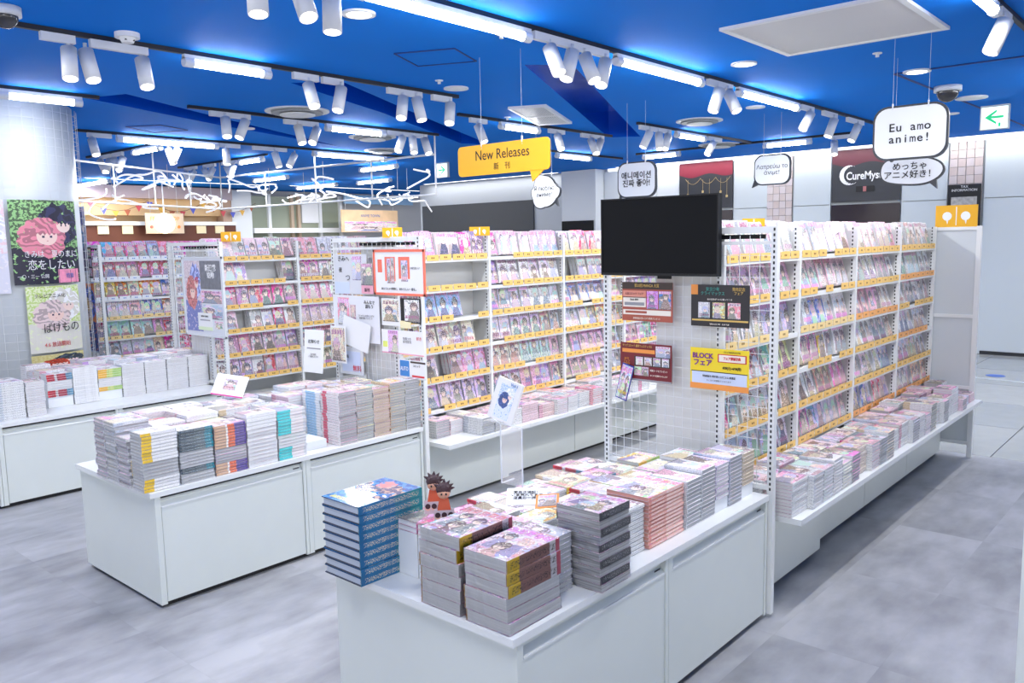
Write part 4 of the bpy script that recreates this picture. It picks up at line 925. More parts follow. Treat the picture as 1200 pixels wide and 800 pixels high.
poster('poster', 'wide white and pink poster with a purple figure, low on the second mesh', 'poster', loc, FX, W_, H_, PAPER, [('r', .16, .03, .40, .97, COVER, c_(.45, .86, .7)), ('r', 0, 0, 1, .05, PNK), ('r', .03, .25, .14, .5, mat('lime_dot', (226, 236, 120), .5)), ('t', '特典つき\n新刊発売', .13, .62, .6, GRY), ('t', '好き', .16, .9, .7, INKR)])
loc, W_, H_ = yz(4.771, 1.08, 4.515, 0.888)
poster('leaflet_bag', 'clear pocket of pale leaflets with red lettering on the second mesh', 'leaflets', loc, FX, W_, H_, mat('clear_pocket', (220, 224, 230), .2), [('r', .1, .1, .9, .85, LBL), ('t', '無料', .25, .75, .22, INKR), ('t', 'FREE', .14, .3, .65, INK)], th=.01)
loc, W_, H_ = yz(4.147, 1.037, 3.887, 0.915)
poster('poster', 'small blue and white strip poster above the grey comic stacks', 'poster', loc, FX, W_, H_, PAPER, [('r', .05, .1, .4, .95, mat('mid_blue_print', (60, 130, 200), .5)), ('t', 'AUTO', .32, .22, .5, PAPER, .7), ('t', 'コミック', .15, .68, .7, INK), ('r', .5, .1, .95, .2, INKR), ('r', .45, .85, 1, .95, BRD)])
poster('price_card', 'upright white notice card on the second table near the third rack', 'card', (3.36, 4.82, 1.06), (PI/2-.1, 0, -PI/2+.1), .20, .30, WHITE, [('t', 'お知らせ', .1, .5, .72, INK), ('r', .15, .55, .85, .58, GRY), ('t', '店内撮影\nご遠慮ください', .05, .5, .4, GRY)])
poster('poster', 'cream portrait panel standing beside the upright notice card', 'poster', (3.50, 4.72, 1.10), FX, .17, .26, PAPER, [('r', .05, .05, .95, .95, COVER, c_(.87, .08, .35))])
# third mesh
loc, W_, H_ = yz(7.031, 1.722, 6.308, 1.024)
fr = mat('clear_frame', (220, 224, 228), .2)
poster('framed_poster', 'tall framed red and blue crowd poster on the third mesh screen', 'poster', loc, FX, W_*.92, H_*.96, mat('pale_backing', (214, 218, 226), .4), [('r', .04, .05, .45, .96, art_mat('pale_crowd_art', (206, 190, 200), (214, 130, 130), (120, 130, 190), (232, 220, 226)), None), ('r', .45, .60, .96, .96, mat('grey_logo_block', (120, 122, 130), .5, noise=.2, scale=20)), ('r', .45, .42, .96, .58, COVER, c_(.36, .98, .5)), ('r', .45, .22, .96, .40, COVER, c_(.72, .6, .3)), ('r', .75, .1, .96, .2, MAG, c_(.3, .6, .3)), ('t', '新連載\n始動', .09, .72, .82, PAPER, 1, .001), ('t', '祭', .1, .36, .7, INKR)], frame=fr)
poster('price_card', 'small white card in front of the framed poster on the third mesh', 'card', (3.553, 6.66, 1.16), FX, .24, .15, WHITE, [('r', .15, .55, .85, .62, GRY), ('r', .0, .0, 1, .2, mat('pale_green_strip', (220, 236, 200), .5)), ('t', 'NEW COMIC', .14, .5, .8, INK)])
poster('poster', 'narrow blue poster on the mesh screen beside the round column, above the fire poster', 'poster', (3.55, 9.12, 1.90), FX, .26, .68, LBL, [('r', .03, .02, .97, .98, art_mat('blue_crowd_art', (80, 140, 210), (120, 170, 220), (50, 50, 110), (200, 120, 150)), None)])
poster('poster', 'small dark strip of three picture cards beside the blue poster', 'poster', (3.545, 8.95, 1.66), FX, .11, .32, BRD, [('r', .1, .68, .9, .95, COVER, (.3, .1, .5, 1)), ('r', .1, .36, .9, .63, COVER, (.6, .6, .5, 1)), ('r', .1, .05, .9, .32, COVER, (.8, .9, .4, 1))])
poster('poster', 'orange and blue fire poster on the mesh screen beside the round column', 'poster', (3.55, 9.10, 1.09), FX, .40, .74, LBL, [('r', .02, .02, .98, .98, art_mat('fire_sky_art', (240, 120, 50), (250, 200, 120), (40, 70, 160), (250, 150, 60)), None)])
# yellow index cards on the racks
def index_card(loc, w_, h_, rot, label):
    t = thing('index_card', label, 'card', loc, rot, 'yellow index cards topping the racks')
    boxo('board', (-w_/2, 0, -.004), (w_/2, h_, .004), YELS, t)
    for sx in (-.22, .22):
        q = MB(); q.cyl((sx*w_, h_*.5, .004), (sx*w_, h_*.5, .006), h_*.2, 14); link('bubble_print', q.mesh('bubble', WHITE), t)
        q = MB(); q.face([(sx*w_-.01, h_*.4, .0055), (sx*w_+.012, h_*.4, .0055), (sx*w_+.004, h_*.12, .0055)]); link('bubble_tail', q.mesh('tail', WHITE), t)
    boxo('divider', (-.003, h_*.08, .004), (.003, h_*.92, .0055), WHITE, t)
index_card((7.24, 1.70, 1.835), .30, .17, FX, 'large yellow card on the end board of the television rack')
index_card((4.16, 1.95, 1.83), .12, .06, (PI/2, 0, -PI/4), 'small yellow card atop the television rack near its mesh')
index_card((4.45, 4.23, 1.84), .15, .065, (PI/2, 0, -PI/4), 'small yellow card atop the poster-screen rack')
index_card((3.585, 4.2, 1.835), .13, .065, (PI/2, 0, -PI/4), 'small yellow card atop the poster mesh corner')
index_card((3.84, 6.66, 1.84), .17, .085, (PI/2, 0, -PI/4), 'small yellow card atop the third rack')

# ================= DISPLAY ACCESSORIES =================
ACR, nta, ba = new_mat('clear_acrylic'); ba.inputs['Base Color'].default_value = (1, 1, 1, 1); ba.inputs['Roughness'].default_value = .03; ba.inputs['Alpha'].default_value = .22; ba.inputs['Specular IOR Level'].default_value = 1
t = thing('acrylic_stand', 'clear acrylic rod stand carrying the tilted white booklet on the nearest table', 'stand', (2.565, 2.265, .765))
q = MB()
for a, b in (((-.02, -.06, 0), (-.02, -.06, .26)), ((-.02, .06, 0), (-.02, .06, .26)), ((-.02, -.06, .26), (-.02, .06, .26)), ((-.02, .06, .26), (-.02, .10, .275)), ((-.02, -.06, 0), (.06, -.06, 0)), ((-.02, .06, 0), (.06, .06, 0))): q.cyl(a, b, .0035, 6)
link('rod', q.mesh('rod', mat('clear_rod', (226, 232, 238), .08)), t)
boxo('back_plate', (-.019, -.06, 0), (-.017, .06, .26), ACR, t); boxo('ledge', (-.05, .03, .270), (.02, .12, .274), ACR, t)
poster('display_booklet', 'white booklet with a blue figure held upright on the acrylic stand', 'booklet', (2.56, 2.30, 1.125), (PI/2-.15, .28, -PI/2+.15), .125, .18, PAPER, [('r', .2, .06, .8, .88, art_mat('blue_figure_art', (240, 244, 250), (60, 90, 160), (226, 236, 248), (150, 190, 235)), None), ('t', 'Vol.1', .1, .7, .92, mat('mid_blue_print', (60, 130, 200), .5))], th=.014)
def point_card(name, label, loc, rot, w_, h_, m, items): return poster(name, label, 'card', loc, rot, w_, h_, m, items)
point_card('review_card', 'white handwritten card leaning on comics in the middle of the nearest table', (2.25, 1.93, .855), (.35, 0, -.9), .15, .10, WHITE, [('t', '面白さ保証！\nいま売れてます\n店員の一押し', .17, .5, .55, INK)])
point_card('review_card', 'small orange-edged picture card beside the white handwritten card', (2.24, 1.825, .862), (.45, -.1, -1.0), .085, .07, ORG, [('r', .1, .1, .9, .9, COVER, (.27, .6, .2, 1))])
t = point_card('leaflet', 'white leaflet propped open on the second table', (2.62, 4.66, .94), (.9, .15, -.9), .2, .15, PAPER, [('r', .3, .3, .7, .8, COVER, (.2, .75, .3, 1)), ('r', 0, 0, 1, .06, mat('magenta_print', (200, 60, 140), .5))])
# two die-cut standees: generic brown-haired chibi figures over portrait rows
def standee(loc, rz, label, seed):
    t = thing('figure_standee', label, 'standee', loc, (PI/2-.1, 0, rz), 'die-cut figure standees')
    boxo('card', (-.036, 0, -.0015), (.036, .05, .0015), mat('standee_card', (206, 190, 196), .4), t)
    for i in range(3):
        q = MB(); cx = -.023+.023*i
        q.cyl((cx, .021, .0015), (cx, .021, .003), .0095, 10); o = link('portrait_print', q.mesh('portrait', mat('skin_print', (232, 184, 160), .5)), t)
        q = MB(); q.cyl((cx, .028, .0015), (cx, .028, .0036), .0098, 10); link('hair_print', q.mesh('hairprint', mat('dark_hair_print', (62, 38, 44), .5)), t)
    q = MB(); q.face([(-.024, .045, .002), (.024, .045, .002), (.016, .088, .002), (-.016, .088, .002)]); q.face([(-.024, .045, -.002), (-.016, .088, -.002), (.016, .088, -.002), (.024, .045, -.002)]); link('body', q.mesh('body', mat('orange_coat_print', (206, 92, 60), .5)), t)
    q = MB(); sphere(q, (0, .108, 0), .024, 12, 8); link('head', q.mesh('head', mat('tan_face_print', (214, 160, 134), .5), smooth=True), t)
    q = MB(); sphere(q, (0, .118, -.004), .0275, 12, 8)
    for a in (-60, -30, 5, 35, 62, 85): 
        r = math.radians(a); q.cyl((math.sin(r)*.02, .12+math.cos(r)*.018, -.002), (math.sin(r)*.040, .12+math.cos(r)*.036, -.002), .009, 6, r1=.001)
    link('hair', q.mesh('hair', mat('dark_brown_hair', (58, 30, 38), .5)), t)
    for sx in (-.008, .008): boxo('eye', (sx-.003, .102, .0225), (sx+.003, .109, .0245), INK, t)
standee((1.99, 2.155, .813), -.75, 'die-cut brown-haired figure standee closer to the blue annuals', .2)
standee((1.945, 2.055, .813), -.75, 'die-cut brown-haired figure standee closer to the wrapped magazines', .4)

# ================= HANGING SIGNS =================
def rounded(w_, h_, r, n=6):
    P = []
    for cx, cy, a0 in ((w_/2-r, h_/2-r, 0), (-w_/2+r, h_/2-r, 90), (-w_/2+r, -h_/2+r, 180), (w_/2-r, -h_/2+r, 270)):
        for i in range(n+1): a = math.radians(a0+90*i/n); P.append((cx+r*math.cos(a), cy+r*math.sin(a)))
    return P
def plate(P, z0, z1, m, name, parent):
    q = MB(); n = len(P)
    tris = mg.tessellate_polygon([[Vector((p[0], p[1], 0)) for p in P]])
    for t3 in tris:
        a, b, c = [P[i] for i in t3]
        if (b[0]-a[0])*(c[1]-a[1])-(b[1]-a[1])*(c[0]-a[0]) < 0: b, c = c, b
        q.face([(a[0], a[1], z1), (b[0], b[1], z1), (c[0], c[1], z1)]); q.face([(a[0], a[1], z0), (c[0], c[1], z0), (b[0], b[1], z0)])
    for i in range(n):
        a, b = P[i], P[(i+1) % n]; q.face([(a[0], a[1], z0), (b[0], b[1], z0), (b[0], b[1], z1), (a[0], a[1], z1)])
    return link(name, q.mesh(name, m), parent)
RIM = mat('dark_rim', (52, 56, 62), .4); BUB = mat('bubble_white', (226, 230, 236), .4)
def hang_wires(t, xs, top_y, z):
    for x in xs:
        q = MB(); q.cyl((x, top_y-.03, .0), (x, CEIL-z, .0), .0012, 4); link('wire', q.mesh('wire', WIRE), t)
        boxo('clip', (x-.004, top_y-.012, -.006), (x+.004, top_y+.03, .006), WIRE, t)
def bubble(label, loc, P, body, size, tail, bold=.0, thick=.03, rim=.014, sx=1, back=False):
    t = thing('hanging_bubble_sign', label, 'sign', loc, FX, 'speech bubble boards hung from the ceiling')
    k = [(p[0]*(1+rim*2/abs(max(q_[0] for q_ in P)*2)), p[1]*(1+rim*2/(max(q_[1] for q_ in P)*2))) for p in P]
    plate(k, -thick, -.002, RIM, 'rim', t); plate(P, -.002, .002, BUB, 'face', t)
    plate(tail, -thick, -.003, RIM, 'tail', t)
    cx, cy = [sum(p[i] for p in tail)/3 for i in (0, 1)]
    if body: text(body, size, INK, t, (0, 0, .004), sx=sx, bold=bold)
    mx = max(p[0] for p in P); hang_wires(t, (-mx*.5, mx*.5), max(p[1] for p in P), loc[2]); return t
# yellow new releases board
t = thing('hanging_sign_board', 'yellow speech-bubble board reading New Releases hung from the ceiling', 'sign', (4.6, 4.13, 2.405), FX)
YB = rounded(.905, .225, .035, 4)
yb = rounded(.905, .225, .035, 4); 
plate(YB, -.01, .0, YELS, 'board', t); plate([(.27, -.11), (.40, -.11), (.29, -.19)], -.01, 0, YELS, 'tail', t)
t.rotation_euler = FX
text('New Releases', .105, INK, t, (0, .03, .002), sx=.9); text('新　刊', .055, INK, t, (0, -.06, .002)); hang_wires(t, (-.2, .2), .11, 2.405)
EU = bubble('large white bubble board reading Eu amo anime! above the television rack', (6.3, 1.802, 2.50), rounded(.47, .35, .09), None, .092, [(-.16, -.15), (-.05, -.15), (-.12, -.2)])
for ln_, (yy, word) in enumerate(((.035, 'Eu amo'), (-.045, 'anime!'))):
    for k_, ch in enumerate(word):
        if ch != ' ': text(ch, .08, INK, EU, (-.118+.047*k_, yy, .004), bold=.0009, sx=.72 if ch == 'm' else 1.05)
cloud = []
for i in range(40):
    a = 2*PI*i/40; cloud.append((.225*math.cos(a)*(1+.05*math.cos(3*a)), .115*math.sin(a)*(1+.12*math.cos(2*a+.5))))
bubble('grey-white cloud board with Japanese writing just behind the large white bubble', (7.0, 1.99, 2.28), cloud, 'めっちゃ\nアニメ好き！', .065, [(.12, -.08), (.19, -.05), (.2, -.15)], bold=.0008)
bubble('white rounded bubble board with Korean writing', (7.2, 4.64, 2.385), rounded(.43, .33, .09), '애니메이션\n진짜 좋아!', .078, [(-.2, -.09), (-.15, -.14), (-.21, -.19)], bold=.0014)
cl2 = []
for i in range(48):
    a = 2*PI*i/48; rr_ = 1+.16*max(0, math.sin(3*a-.5*PI+PI)); cl2.append((.205*math.cos(a)*rr_*(.86 if math.sin(a) > .2 else 1), .185*math.sin(a)*rr_+(-.0)))
bubble('pale cloud board with Cyrillic writing beside the yellow board', (8.0, 6.49, 2.39), cl2, 'Я люблю\nаниме!', .075, [(.13, -.12), (.19, -.08), (.21, -.19)])
bubble('small white bubble board with Greek writing left of the dark wall mural', (9.0, 4.01, 2.53), rounded(.40, .31, .09), 'Λατρεύω το\nάνιμε!', .065, [(-.2, -.08), (-.12, -.14), (-.24, -.19)])
def exit_sign(loc, label, flip):
    t = thing('exit_sign', label, 'sign', loc, FX, 'lit green exit signs')
    boxo('casing', (-.135, -.125, -.05), (.135, .125, -.002), mat('sign_casing', (196, 200, 202), .4), t)
    boxo('lit_face', (-.122, -.115, -.002), (.122, .105, .002), mat('lit_white_face', (236, 252, 244), .4, emit=.9), t)
    g = mat('exit_green', (30, 200, 130), .4, emit=.5); s = -1 if flip else 1
    arr = [(-.09*s, .0), (.02*s, .075), (.02*s, .05), (-.03*s, .012), (.085*s, .012), (.085*s, -.012), (-.03*s, -.012), (.02*s, -.05), (.02*s, -.075)]
    if flip: arr = arr[::-1]
    plate(arr, .002, .004, g, 'arrow', t); boxo('door_symbol', (.05*s-.01, -.1, .002), (.05*s+.01, -.06, .004), g, t)
exit_sign((10.0, 2.03, 2.98), 'green arrow exit sign above the pink tiled wall strip', False)
exit_sign((10.0, 10.36, 3.02), 'green arrow exit sign far back beside the yellow hanging board', True)

# ================= CEILING LIGHTING =================
TRACKS = [((1.5, 3.47), (12.0, 3.47)), ((1.88, 5.56), (5.6, 5.56)), ((6.35, 6.31), (9.2, 6.31)), ((8.42, 5.41), (11.4, 5.41)), ((4.05, 7.66), (7.35, 7.66)), ((3.9, 9.96), (9.0, 9.96)), ((1.9, 7.72), (3.25, 7.72)),
  ((5.15, 9.9), (5.15, 12.8)), ((6.95, 10.9), (6.95, 13.6)), ((11.48, 3.9), (11.48, 7.4)), ((4.95, 1.17), (6.9, 1.17)), ((9.9, 7.95), (11.9, 7.95))]
TRK = mat('black_track', (16, 20, 34), .5)
for i, (a, b) in enumerate(TRACKS):
    q = MB(); cx, cy = (a[0]+b[0])/2, (a[1]+b[1])/2
    hx, hy = abs(a[0]-b[0])/2, abs(a[1]-b[1])/2; hx = max(hx, .017); hy = max(hy, .017)
    q.box((-hx, -hy, -.03), (hx, hy, 0)); o = link('lighting_track', q.mesh('track', TRK), None, (cx, cy, CEIL))
    tag(o, ('black lighting track above the television rack, longest of all', 'black lighting track above the nearest aisle, upper left of the photo', 'black lighting track behind the yellow board', 'black lighting track before the wall murals', 'black lighting track left of the yellow board, third in depth', 'black lighting track far left with one long tube', 'short black lighting track over the round column', 'black cross track carrying paired spots near the column', 'black cross track farther back with three spot pairs', 'black cross track along the mural wall', 'short black lighting track at the upper right corner', 'short black lighting track far behind the Korean bubble')[i], 'lighting track', 'black lighting tracks')
FIX = [
((2.02, 5.56), (2.22, 5.56), [((2.18, 5.56, 3.04), (-0.13, -0.29, -0.95))]), ((2.31, 5.56), (2.68, 5.56), [((2.28, 5.56, 3.04), (0.02, -0.38, -0.92)), ((2.64, 5.56, 3.04), (-0.07, -0.38, -0.92))]),
((3.81, 5.56), (4.04, 5.56), [((3.94, 5.55, 3.04), (-0.09, -0.46, -0.88))]), ((4.08, 5.56), (4.28, 5.56), [((4.22, 5.5, 3.04), (-0.35, -0.16, -0.92))]),
((4.75, 5.56), (5.14, 5.56), [((4.89, 5.52, 3.04), (-0.37, -0.26, -0.89)), ((4.99, 5.46, 3.04), (-0.03, -0.33, -0.95))]), ((5.27, 5.56), (5.51, 5.56), [((5.42, 5.48, 3.04), (-0.36, -0.27, -0.89))]),
((4.27, 7.66), (4.71, 7.66), [((4.36, 7.53, 3.04), (-0.18, -0.38, -0.91)), ((4.58, 7.53, 3.04), (-0.47, -0.11, -0.88))]), ((5.11, 7.66), (5.54, 7.66), [((5.19, 7.53, 3.04), (-0.05, -0.4, -0.92)), ((5.48, 7.6, 3.04), (-0.55, -0.3, -0.78))]),
((6.5, 7.66), (7.15, 7.66), [((6.66, 7.55, 3.04), (-0.53, -0.17, -0.83)), ((6.75, 7.48, 3.04), (-0.2, -0.33, -0.92)), ((6.96, 7.5, 3.04), (-0.09, -0.45, -0.89))]), ((6.53, 6.31), (6.79, 6.31), [((6.62, 6.28, 3.04), (-0.01, -0.44, -0.9))]),
((7.88, 6.31), (8.18, 6.31), [((7.96, 6.24, 3.04), (-0.26, -0.46, -0.85))]), ((8.53, 6.31), (9.01, 6.31), [((8.62, 6.23, 3.04), (-0.1, -0.47, -0.87)), ((8.8, 6.2, 3.04), (-0.57, -0.05, -0.82))]),
((8.47, 5.41), (9.17, 5.41), [((8.57, 5.33, 3.04), (-0.39, 0.25, -0.89)), ((8.78, 5.34, 3.04), (-0.27, -0.23, -0.94)), ((9.02, 5.35, 3.04), (-0.53, -0.07, -0.85))]), ((4.19, 3.47), (5.01, 3.47), [((4.34, 3.46, 3.04), (-0.11, -0.47, -0.87)), ((4.55, 3.43, 3.04), (-0.39, -0.02, -0.92)), ((4.71, 3.45, 3.04), (-0.09, -0.47, -0.88)), ((4.96, 3.45, 3.04), (-0.47, -0.13, -0.88))]),
((6.49, 3.47), (6.92, 3.47), [((6.60, 3.42, 3.04), (-0.39, 0.08, -0.92)), ((6.77, 3.43, 3.04), (-0.12, -0.49, -0.86))]), ((8.45, 3.47), (8.77, 3.47), [((8.62, 3.43, 3.04), (-0.58, 0.17, -0.8))]), ((9.05, 3.47), (9.44, 3.47), [((9.25, 3.42, 3.04), (-0.37, 0.18, -0.91))]), ((9.78, 3.47), (10.3, 3.47), [((10.0, 3.42, 3.04), (-0.45, 0.22, -0.87))]),
((11.48, 4.28), (11.48, 4.04), [((11.46, 4.23, 3.04), (-0.44, -0.18, -0.88))]), ((5.75, 1.17), (6.03, 1.17), [((5.78, 1.14, 3.04), (-0.29, 0.3, -0.91))]), ((2.05, 3.47), (2.73, 3.47), [((2.20, 3.46, 3.04), (-0.12, -0.2, -0.95)), ((2.42, 3.46, 3.04), (-0.05, -0.45, -0.85)), ((2.62, 3.46, 3.04), (-0.1, -0.1, -0.97))]),
((4.03, 9.96), (4.3, 9.96), [((4.06, 9.92, 3.04), (-0.01, -0.46, -0.89))]), ((5.66, 9.96), (5.95, 9.96), [((5.70, 9.88, 3.04), (-0.07, -0.22, -0.97))]), ((6.14, 9.96), (6.66, 9.96), [((6.40, 9.85, 3.04), (0.1, -0.28, -0.95)), ((6.75, 9.9, 3.04), (-0.56, -0.1, -0.83))]),
((5.15, 12.29), (5.15, 11.99), [((5.1, 12.24, 3.04), (0.06, -0.61, -0.79)), ((5.15, 12.04, 3.04), (-0.44, -0.3, -0.85))]), ((5.15, 11.93), (5.15, 11.61), [((5.13, 11.87, 3.04), (0.13, -0.54, -0.83)), ((5.16, 11.63, 3.04), (-0.44, -0.17, -0.88))]), ((5.15, 10.34), (5.15, 10.1), [((5.12, 10.25, 3.04), (0.15, -0.27, -0.95)), ((5.19, 10.12, 3.04), (-0.33, 0.26, -0.91))]),
((6.95, 13.39), (6.95, 12.99), [((6.9, 13.28, 3.04), (-0.07, -0.63, -0.77)), ((6.93, 13.04, 3.04), (-0.53, -0.17, -0.83))]), ((6.95, 12.76), (6.95, 12.39), [((6.9, 12.66, 3.04), (0.1, -0.57, -0.81)), ((6.93, 12.43, 3.04), (-0.49, -0.07, -0.87))]), ((6.95, 12.18), (6.95, 11.75), [((6.93, 12.03, 3.04), (0.06, -0.6, -0.8)), ((6.92, 11.78, 3.04), (-0.43, 0.01, -0.9))]),
((10.12, 5.41), (10.5, 5.41), [((10.2, 5.36, 3.04), (-0.61, 0.13, -0.78))])]
def track_name(y, x):
    if abs(y-3.47) < .05: return 'longest track'
    if abs(y-5.56) < .05: return 'track over the nearest aisle'
    if abs(y-6.31) < .05: return 'track behind the yellow board'
    if abs(y-5.41) < .05: return 'track before the murals'
    if abs(y-7.66) < .05: return 'third track in depth'
    if abs(y-9.96) < .05: return 'far left long track'
    if abs(y-1.17) < .05: return 'corner track'
    if abs(x-5.15) < .1: return 'cross track near the column'
    if abs(x-6.95) < .1: return 'farther cross track'
    return 'mural wall cross track'
cnt = {}
for a, b, hs in FIX:
    tn = track_name(a[1], a[0]); cnt[tn] = cnt.get(tn, 0)+1
    t = thing('spotlight', f'white {("single", "twin", "triple", "four-head")[len(hs)-1]} spotlight, {ordn(cnt[tn])} along the {tn}', 'spotlight', ((a[0]+b[0])/2, (a[1]+b[1])/2, CEIL-.03), (0, 0, 0), 'white track spotlights')
    hx, hy = max(abs(a[0]-b[0])/2, .018), max(abs(a[1]-b[1])/2, .018)
    boxo('adapter', (-hx, -hy, -.05), (hx, hy, 0), LAMPW, t)
    for P, d in hs:
        d = Vector(d).normalized(); lp_ = Vector(P)-t.location; Lh_ = .205
        q = MB(); q.cyl((0, 0, -.01), (0, 0, .05), .012, 6); q.cyl(d*-.0, d*Lh_, .047, 18)
        h = link('lamp_head', q.mesh('lamp_head', LAMPW, smooth=True), t, tuple(lp_))
        q = MB(); q.cyl(d*(Lh_-.002), d*(Lh_+.002), .040, 18); link('lens', q.mesh('lens', LENS), h)
        Ld = bpy.data.lights.new('spot', 'SPOT'); Ld.energy = SPOT_W; Ld.spot_size = math.radians(75); Ld.spot_blend = .6; Ld.shadow_soft_size = .04; Ld.color = (1, .97, .93)
        lo = link('spot_light', Ld, h, tuple(d*(Lh_+.01))); lo.rotation_euler = d.to_track_quat('-Z', 'Y').to_euler()
TUBS = [((2.76, 3.47), (4.15, 3.47)), ((5.11, 3.47), (6.39, 3.47)), ((7.04, 3.47), (8.39, 3.47)), ((2.93, 5.56), (3.61, 5.56)), ((2.45, 7.72), (3.1, 7.72)), ((4.36, 9.96), (5.64, 9.96)), ((5.15, 11.3), (5.15, 10.5)), ((6.95, 11.68), (6.95, 11.0)), ((5.64, 7.66), (6.48, 7.66)), ((7.09, 9.96), (8.43, 9.96)), ((7.01, 6.31), (7.7, 6.31)), ((11.48, 7.27), (11.48, 6.6)), ((9.3, 5.41), (10.05, 5.41)), ((11.48, 5.25), (11.48, 4.55)), ((5.05, 1.17), (5.66, 1.17)),
 ((6.9, 18.0), (6.9, 16.2)), ((9.1, 14.8), (9.1, 13.6)), ((11.05, 16.2), (11.05, 14.7)), ((11.2, 14.2), (11.2, 13.1)), ((9.3, 11.7), (9.3, 10.7)), ((10.1, 7.95), (11.0, 7.95)),
 ((.4, 5.56), (1.7, 5.56)), ((.6, 3.47), (1.4, 3.47)), ((0.2, .9), (1.5, .9)), ((3.0, 1.17), (4.2, 1.17)), ((8.2, 1.17), (9.5, 1.17)), ((10.6, 0.2), (11.8, 0.2))]
names = ['first on the longest track', 'second on the longest track', 'third on the longest track', 'on the track over the nearest aisle', 'over the round column', 'on the far left long track', 'on the cross track near the column', 'on the farther cross track', 'on the third track in depth', 'second on the far left long track', 'behind the yellow board', 'far end of the mural wall', 'before the murals', 'in front of the mural wall beside the Greek bubble', 'at the upper right corner', 'far back beyond the column', 'far back above the banner', 'farthest back, left one', 'farthest back, right one', 'above the green exit sign far back', 'behind the Korean bubble'] + ['behind the camera %s' % s_ for s_ in ('over the left aisle', 'over the tables', 'at the shop corner', 'over the near gangway', 'over the far gangway', 'over the mall')]
for (a, b), nm in zip(TUBS, names):
    cx, cy = (a[0]+b[0])/2, (a[1]+b[1])/2; ln = max(abs(a[0]-b[0]), abs(a[1]-b[1])); rz = 0 if abs(a[0]-b[0]) > abs(a[1]-b[1]) else PI/2
    t = thing('tube_light', 'white fluorescent tube fitting '+nm, 'tube light', (cx, cy, CEIL-.03), (0, 0, rz), 'fluorescent tube fittings')
    boxo('housing', (-ln/2, -.02, -.03), (ln/2, .02, 0), LAMPW, t)
    for s_ in (-1, 1): 
        q = MB(); q.cyl((s_*ln/2, 0, -.05), (s_*(ln/2-.07), 0, -.05), .034, 12); link('end_cap', q.mesh('end_cap', LAMPW), t)
    q = MB(); q.cyl((-ln/2+.07, 0, -.05), (ln/2-.07, 0, -.05), .028, 14); link('tube', q.mesh('tube', GLOW, smooth=True), t)
    Ld = bpy.data.lights.new('tube_light', 'AREA'); Ld.shape = 'RECTANGLE'; Ld.size = ln-.16; Ld.size_y = .07; Ld.energy = TUBE_W*ln*(.3 if (a[1] == 7.72) else 1.4 if max(a[0], a[1]) > 10.4 else 1); Ld.color = (1, .985, .955)
    link('tube_glow', Ld, t, (0, 0, -.085))
for i, (x, y, r) in enumerate([(3.22, 4.0, .1), (5.33, 5.31, .11), (6.27, 3.39-.35, .1), (7.66, 2.15, .11), (9.58, 2.16, .15), (8.43, 3.95, .1), (5.32, 8.71, .08), (10.66, 2.6, .08)]):
    t = thing('downlight', ('round lit downlight beside the first tube', 'round white downlight left of the air vent', 'round downlight by the longest track', 'round lit downlight right of the square panel', 'white round downlight cover near the exit sign', 'small downlight behind the longest track', 'tiny downlight above the third track', 'small downlight before the exit sign')[i], 'downlight', (x, y, CEIL), (0, 0, 0), 'round ceiling downlights')
    q = MB(); q.cyl((0, 0, -.012), (0, 0, 0), r, 28); link('ring', q.mesh('ring', WHITE), t)
    q = MB(); q.cyl((0, 0, -.015), (0, 0, -.011), r*.72, 24); link('lens', q.mesh('dlens', LENS if i in (0, 2, 3) else PAPER), t)
for i, (x, y, r) in enumerate([(5.02, 7.38-.1, .32), (6.91, 8.41, .3), (8.89, 4.86, .27), (11.39, 5.9, .3), (7.98, 9.5, .26)]):
    t = thing('air_diffuser', ('round white air diffuser between the recesses', 'round white air diffuser behind the triple spotlight', 'round white air diffuser before the murals', 'round air diffuser at the mural wall', 'round air diffuser far left of the yellow board')[i], 'diffuser', (x, y, CEIL), (0, 0, 0), 'round ceiling air diffusers')
    for k, (ra, zz) in enumerate(((r, -.012), (r*.8, -.03), (r*.55, -.05))):
        q = MB(); q.cyl((0, 0, zz), (0, 0, zz+.012), ra, 32); link('cone_plate', q.mesh('cone', WHITE if k != 1 else mat('diffuser_gap', (150, 154, 160), .5)), t)
t = thing('smoke_detector', 'white smoke detector beside the near-aisle track', 'detector', (2.47, 5.38, CEIL)); q = MB(); q.cyl((0, 0, -.03), (0, 0, 0), .075, 20); link('base', q.mesh('base', PAPER), t)
q = MB(); q.cyl((0, 0, -.06), (0, 0, -.03), .035, 16, r1=.05); link('sensor', q.mesh('sensor', PAPER), t); q = MB(); q.box((-.03, -.036, -.05), (.03, .036, -.042)); link('slot', q.mesh('slot', DARK), t)
for i, (x, y) in enumerate(((4.98, 5.16), (6.97, 6.16), (6.68, 2.16), (4.2, 3.75))):
    o = link('sprinkler_head', None, None, (x, y, CEIL)); tag(o, ('small sprinkler head left of the yellow board', 'small sprinkler head beside the air vent', 'small sprinkler head right of the square panel', 'small sprinkler head above the four-head spotlight')[i], 'sprinkler', 'ceiling sprinkler heads')
    q = MB(); q.cyl((0, 0, -.006), (0, 0, 0), .035, 14); link('plate', q.mesh('plate', WHITE), o); q = MB(); q.cyl((0, 0, -.03), (0, 0, -.006), .014, 8); link('nozzle', q.mesh('nozzle', LAMPW), o)
def dome(loc, label, r):
    t = thing('security_camera', label, 'camera', loc); q = MB(); q.cyl((0, 0, -.05), (0, 0, 0), r, 22); link('base', q.mesh('base', LAMPW, smooth=True), t)
    q = MB(); sphere(q, (0, 0, -.05), r*.8, 18, 12); link('dome', q.mesh('dome', mat('smoked_dome', (60, 60, 64) if r < .1 else (206, 206, 200), .1), smooth=True), t)
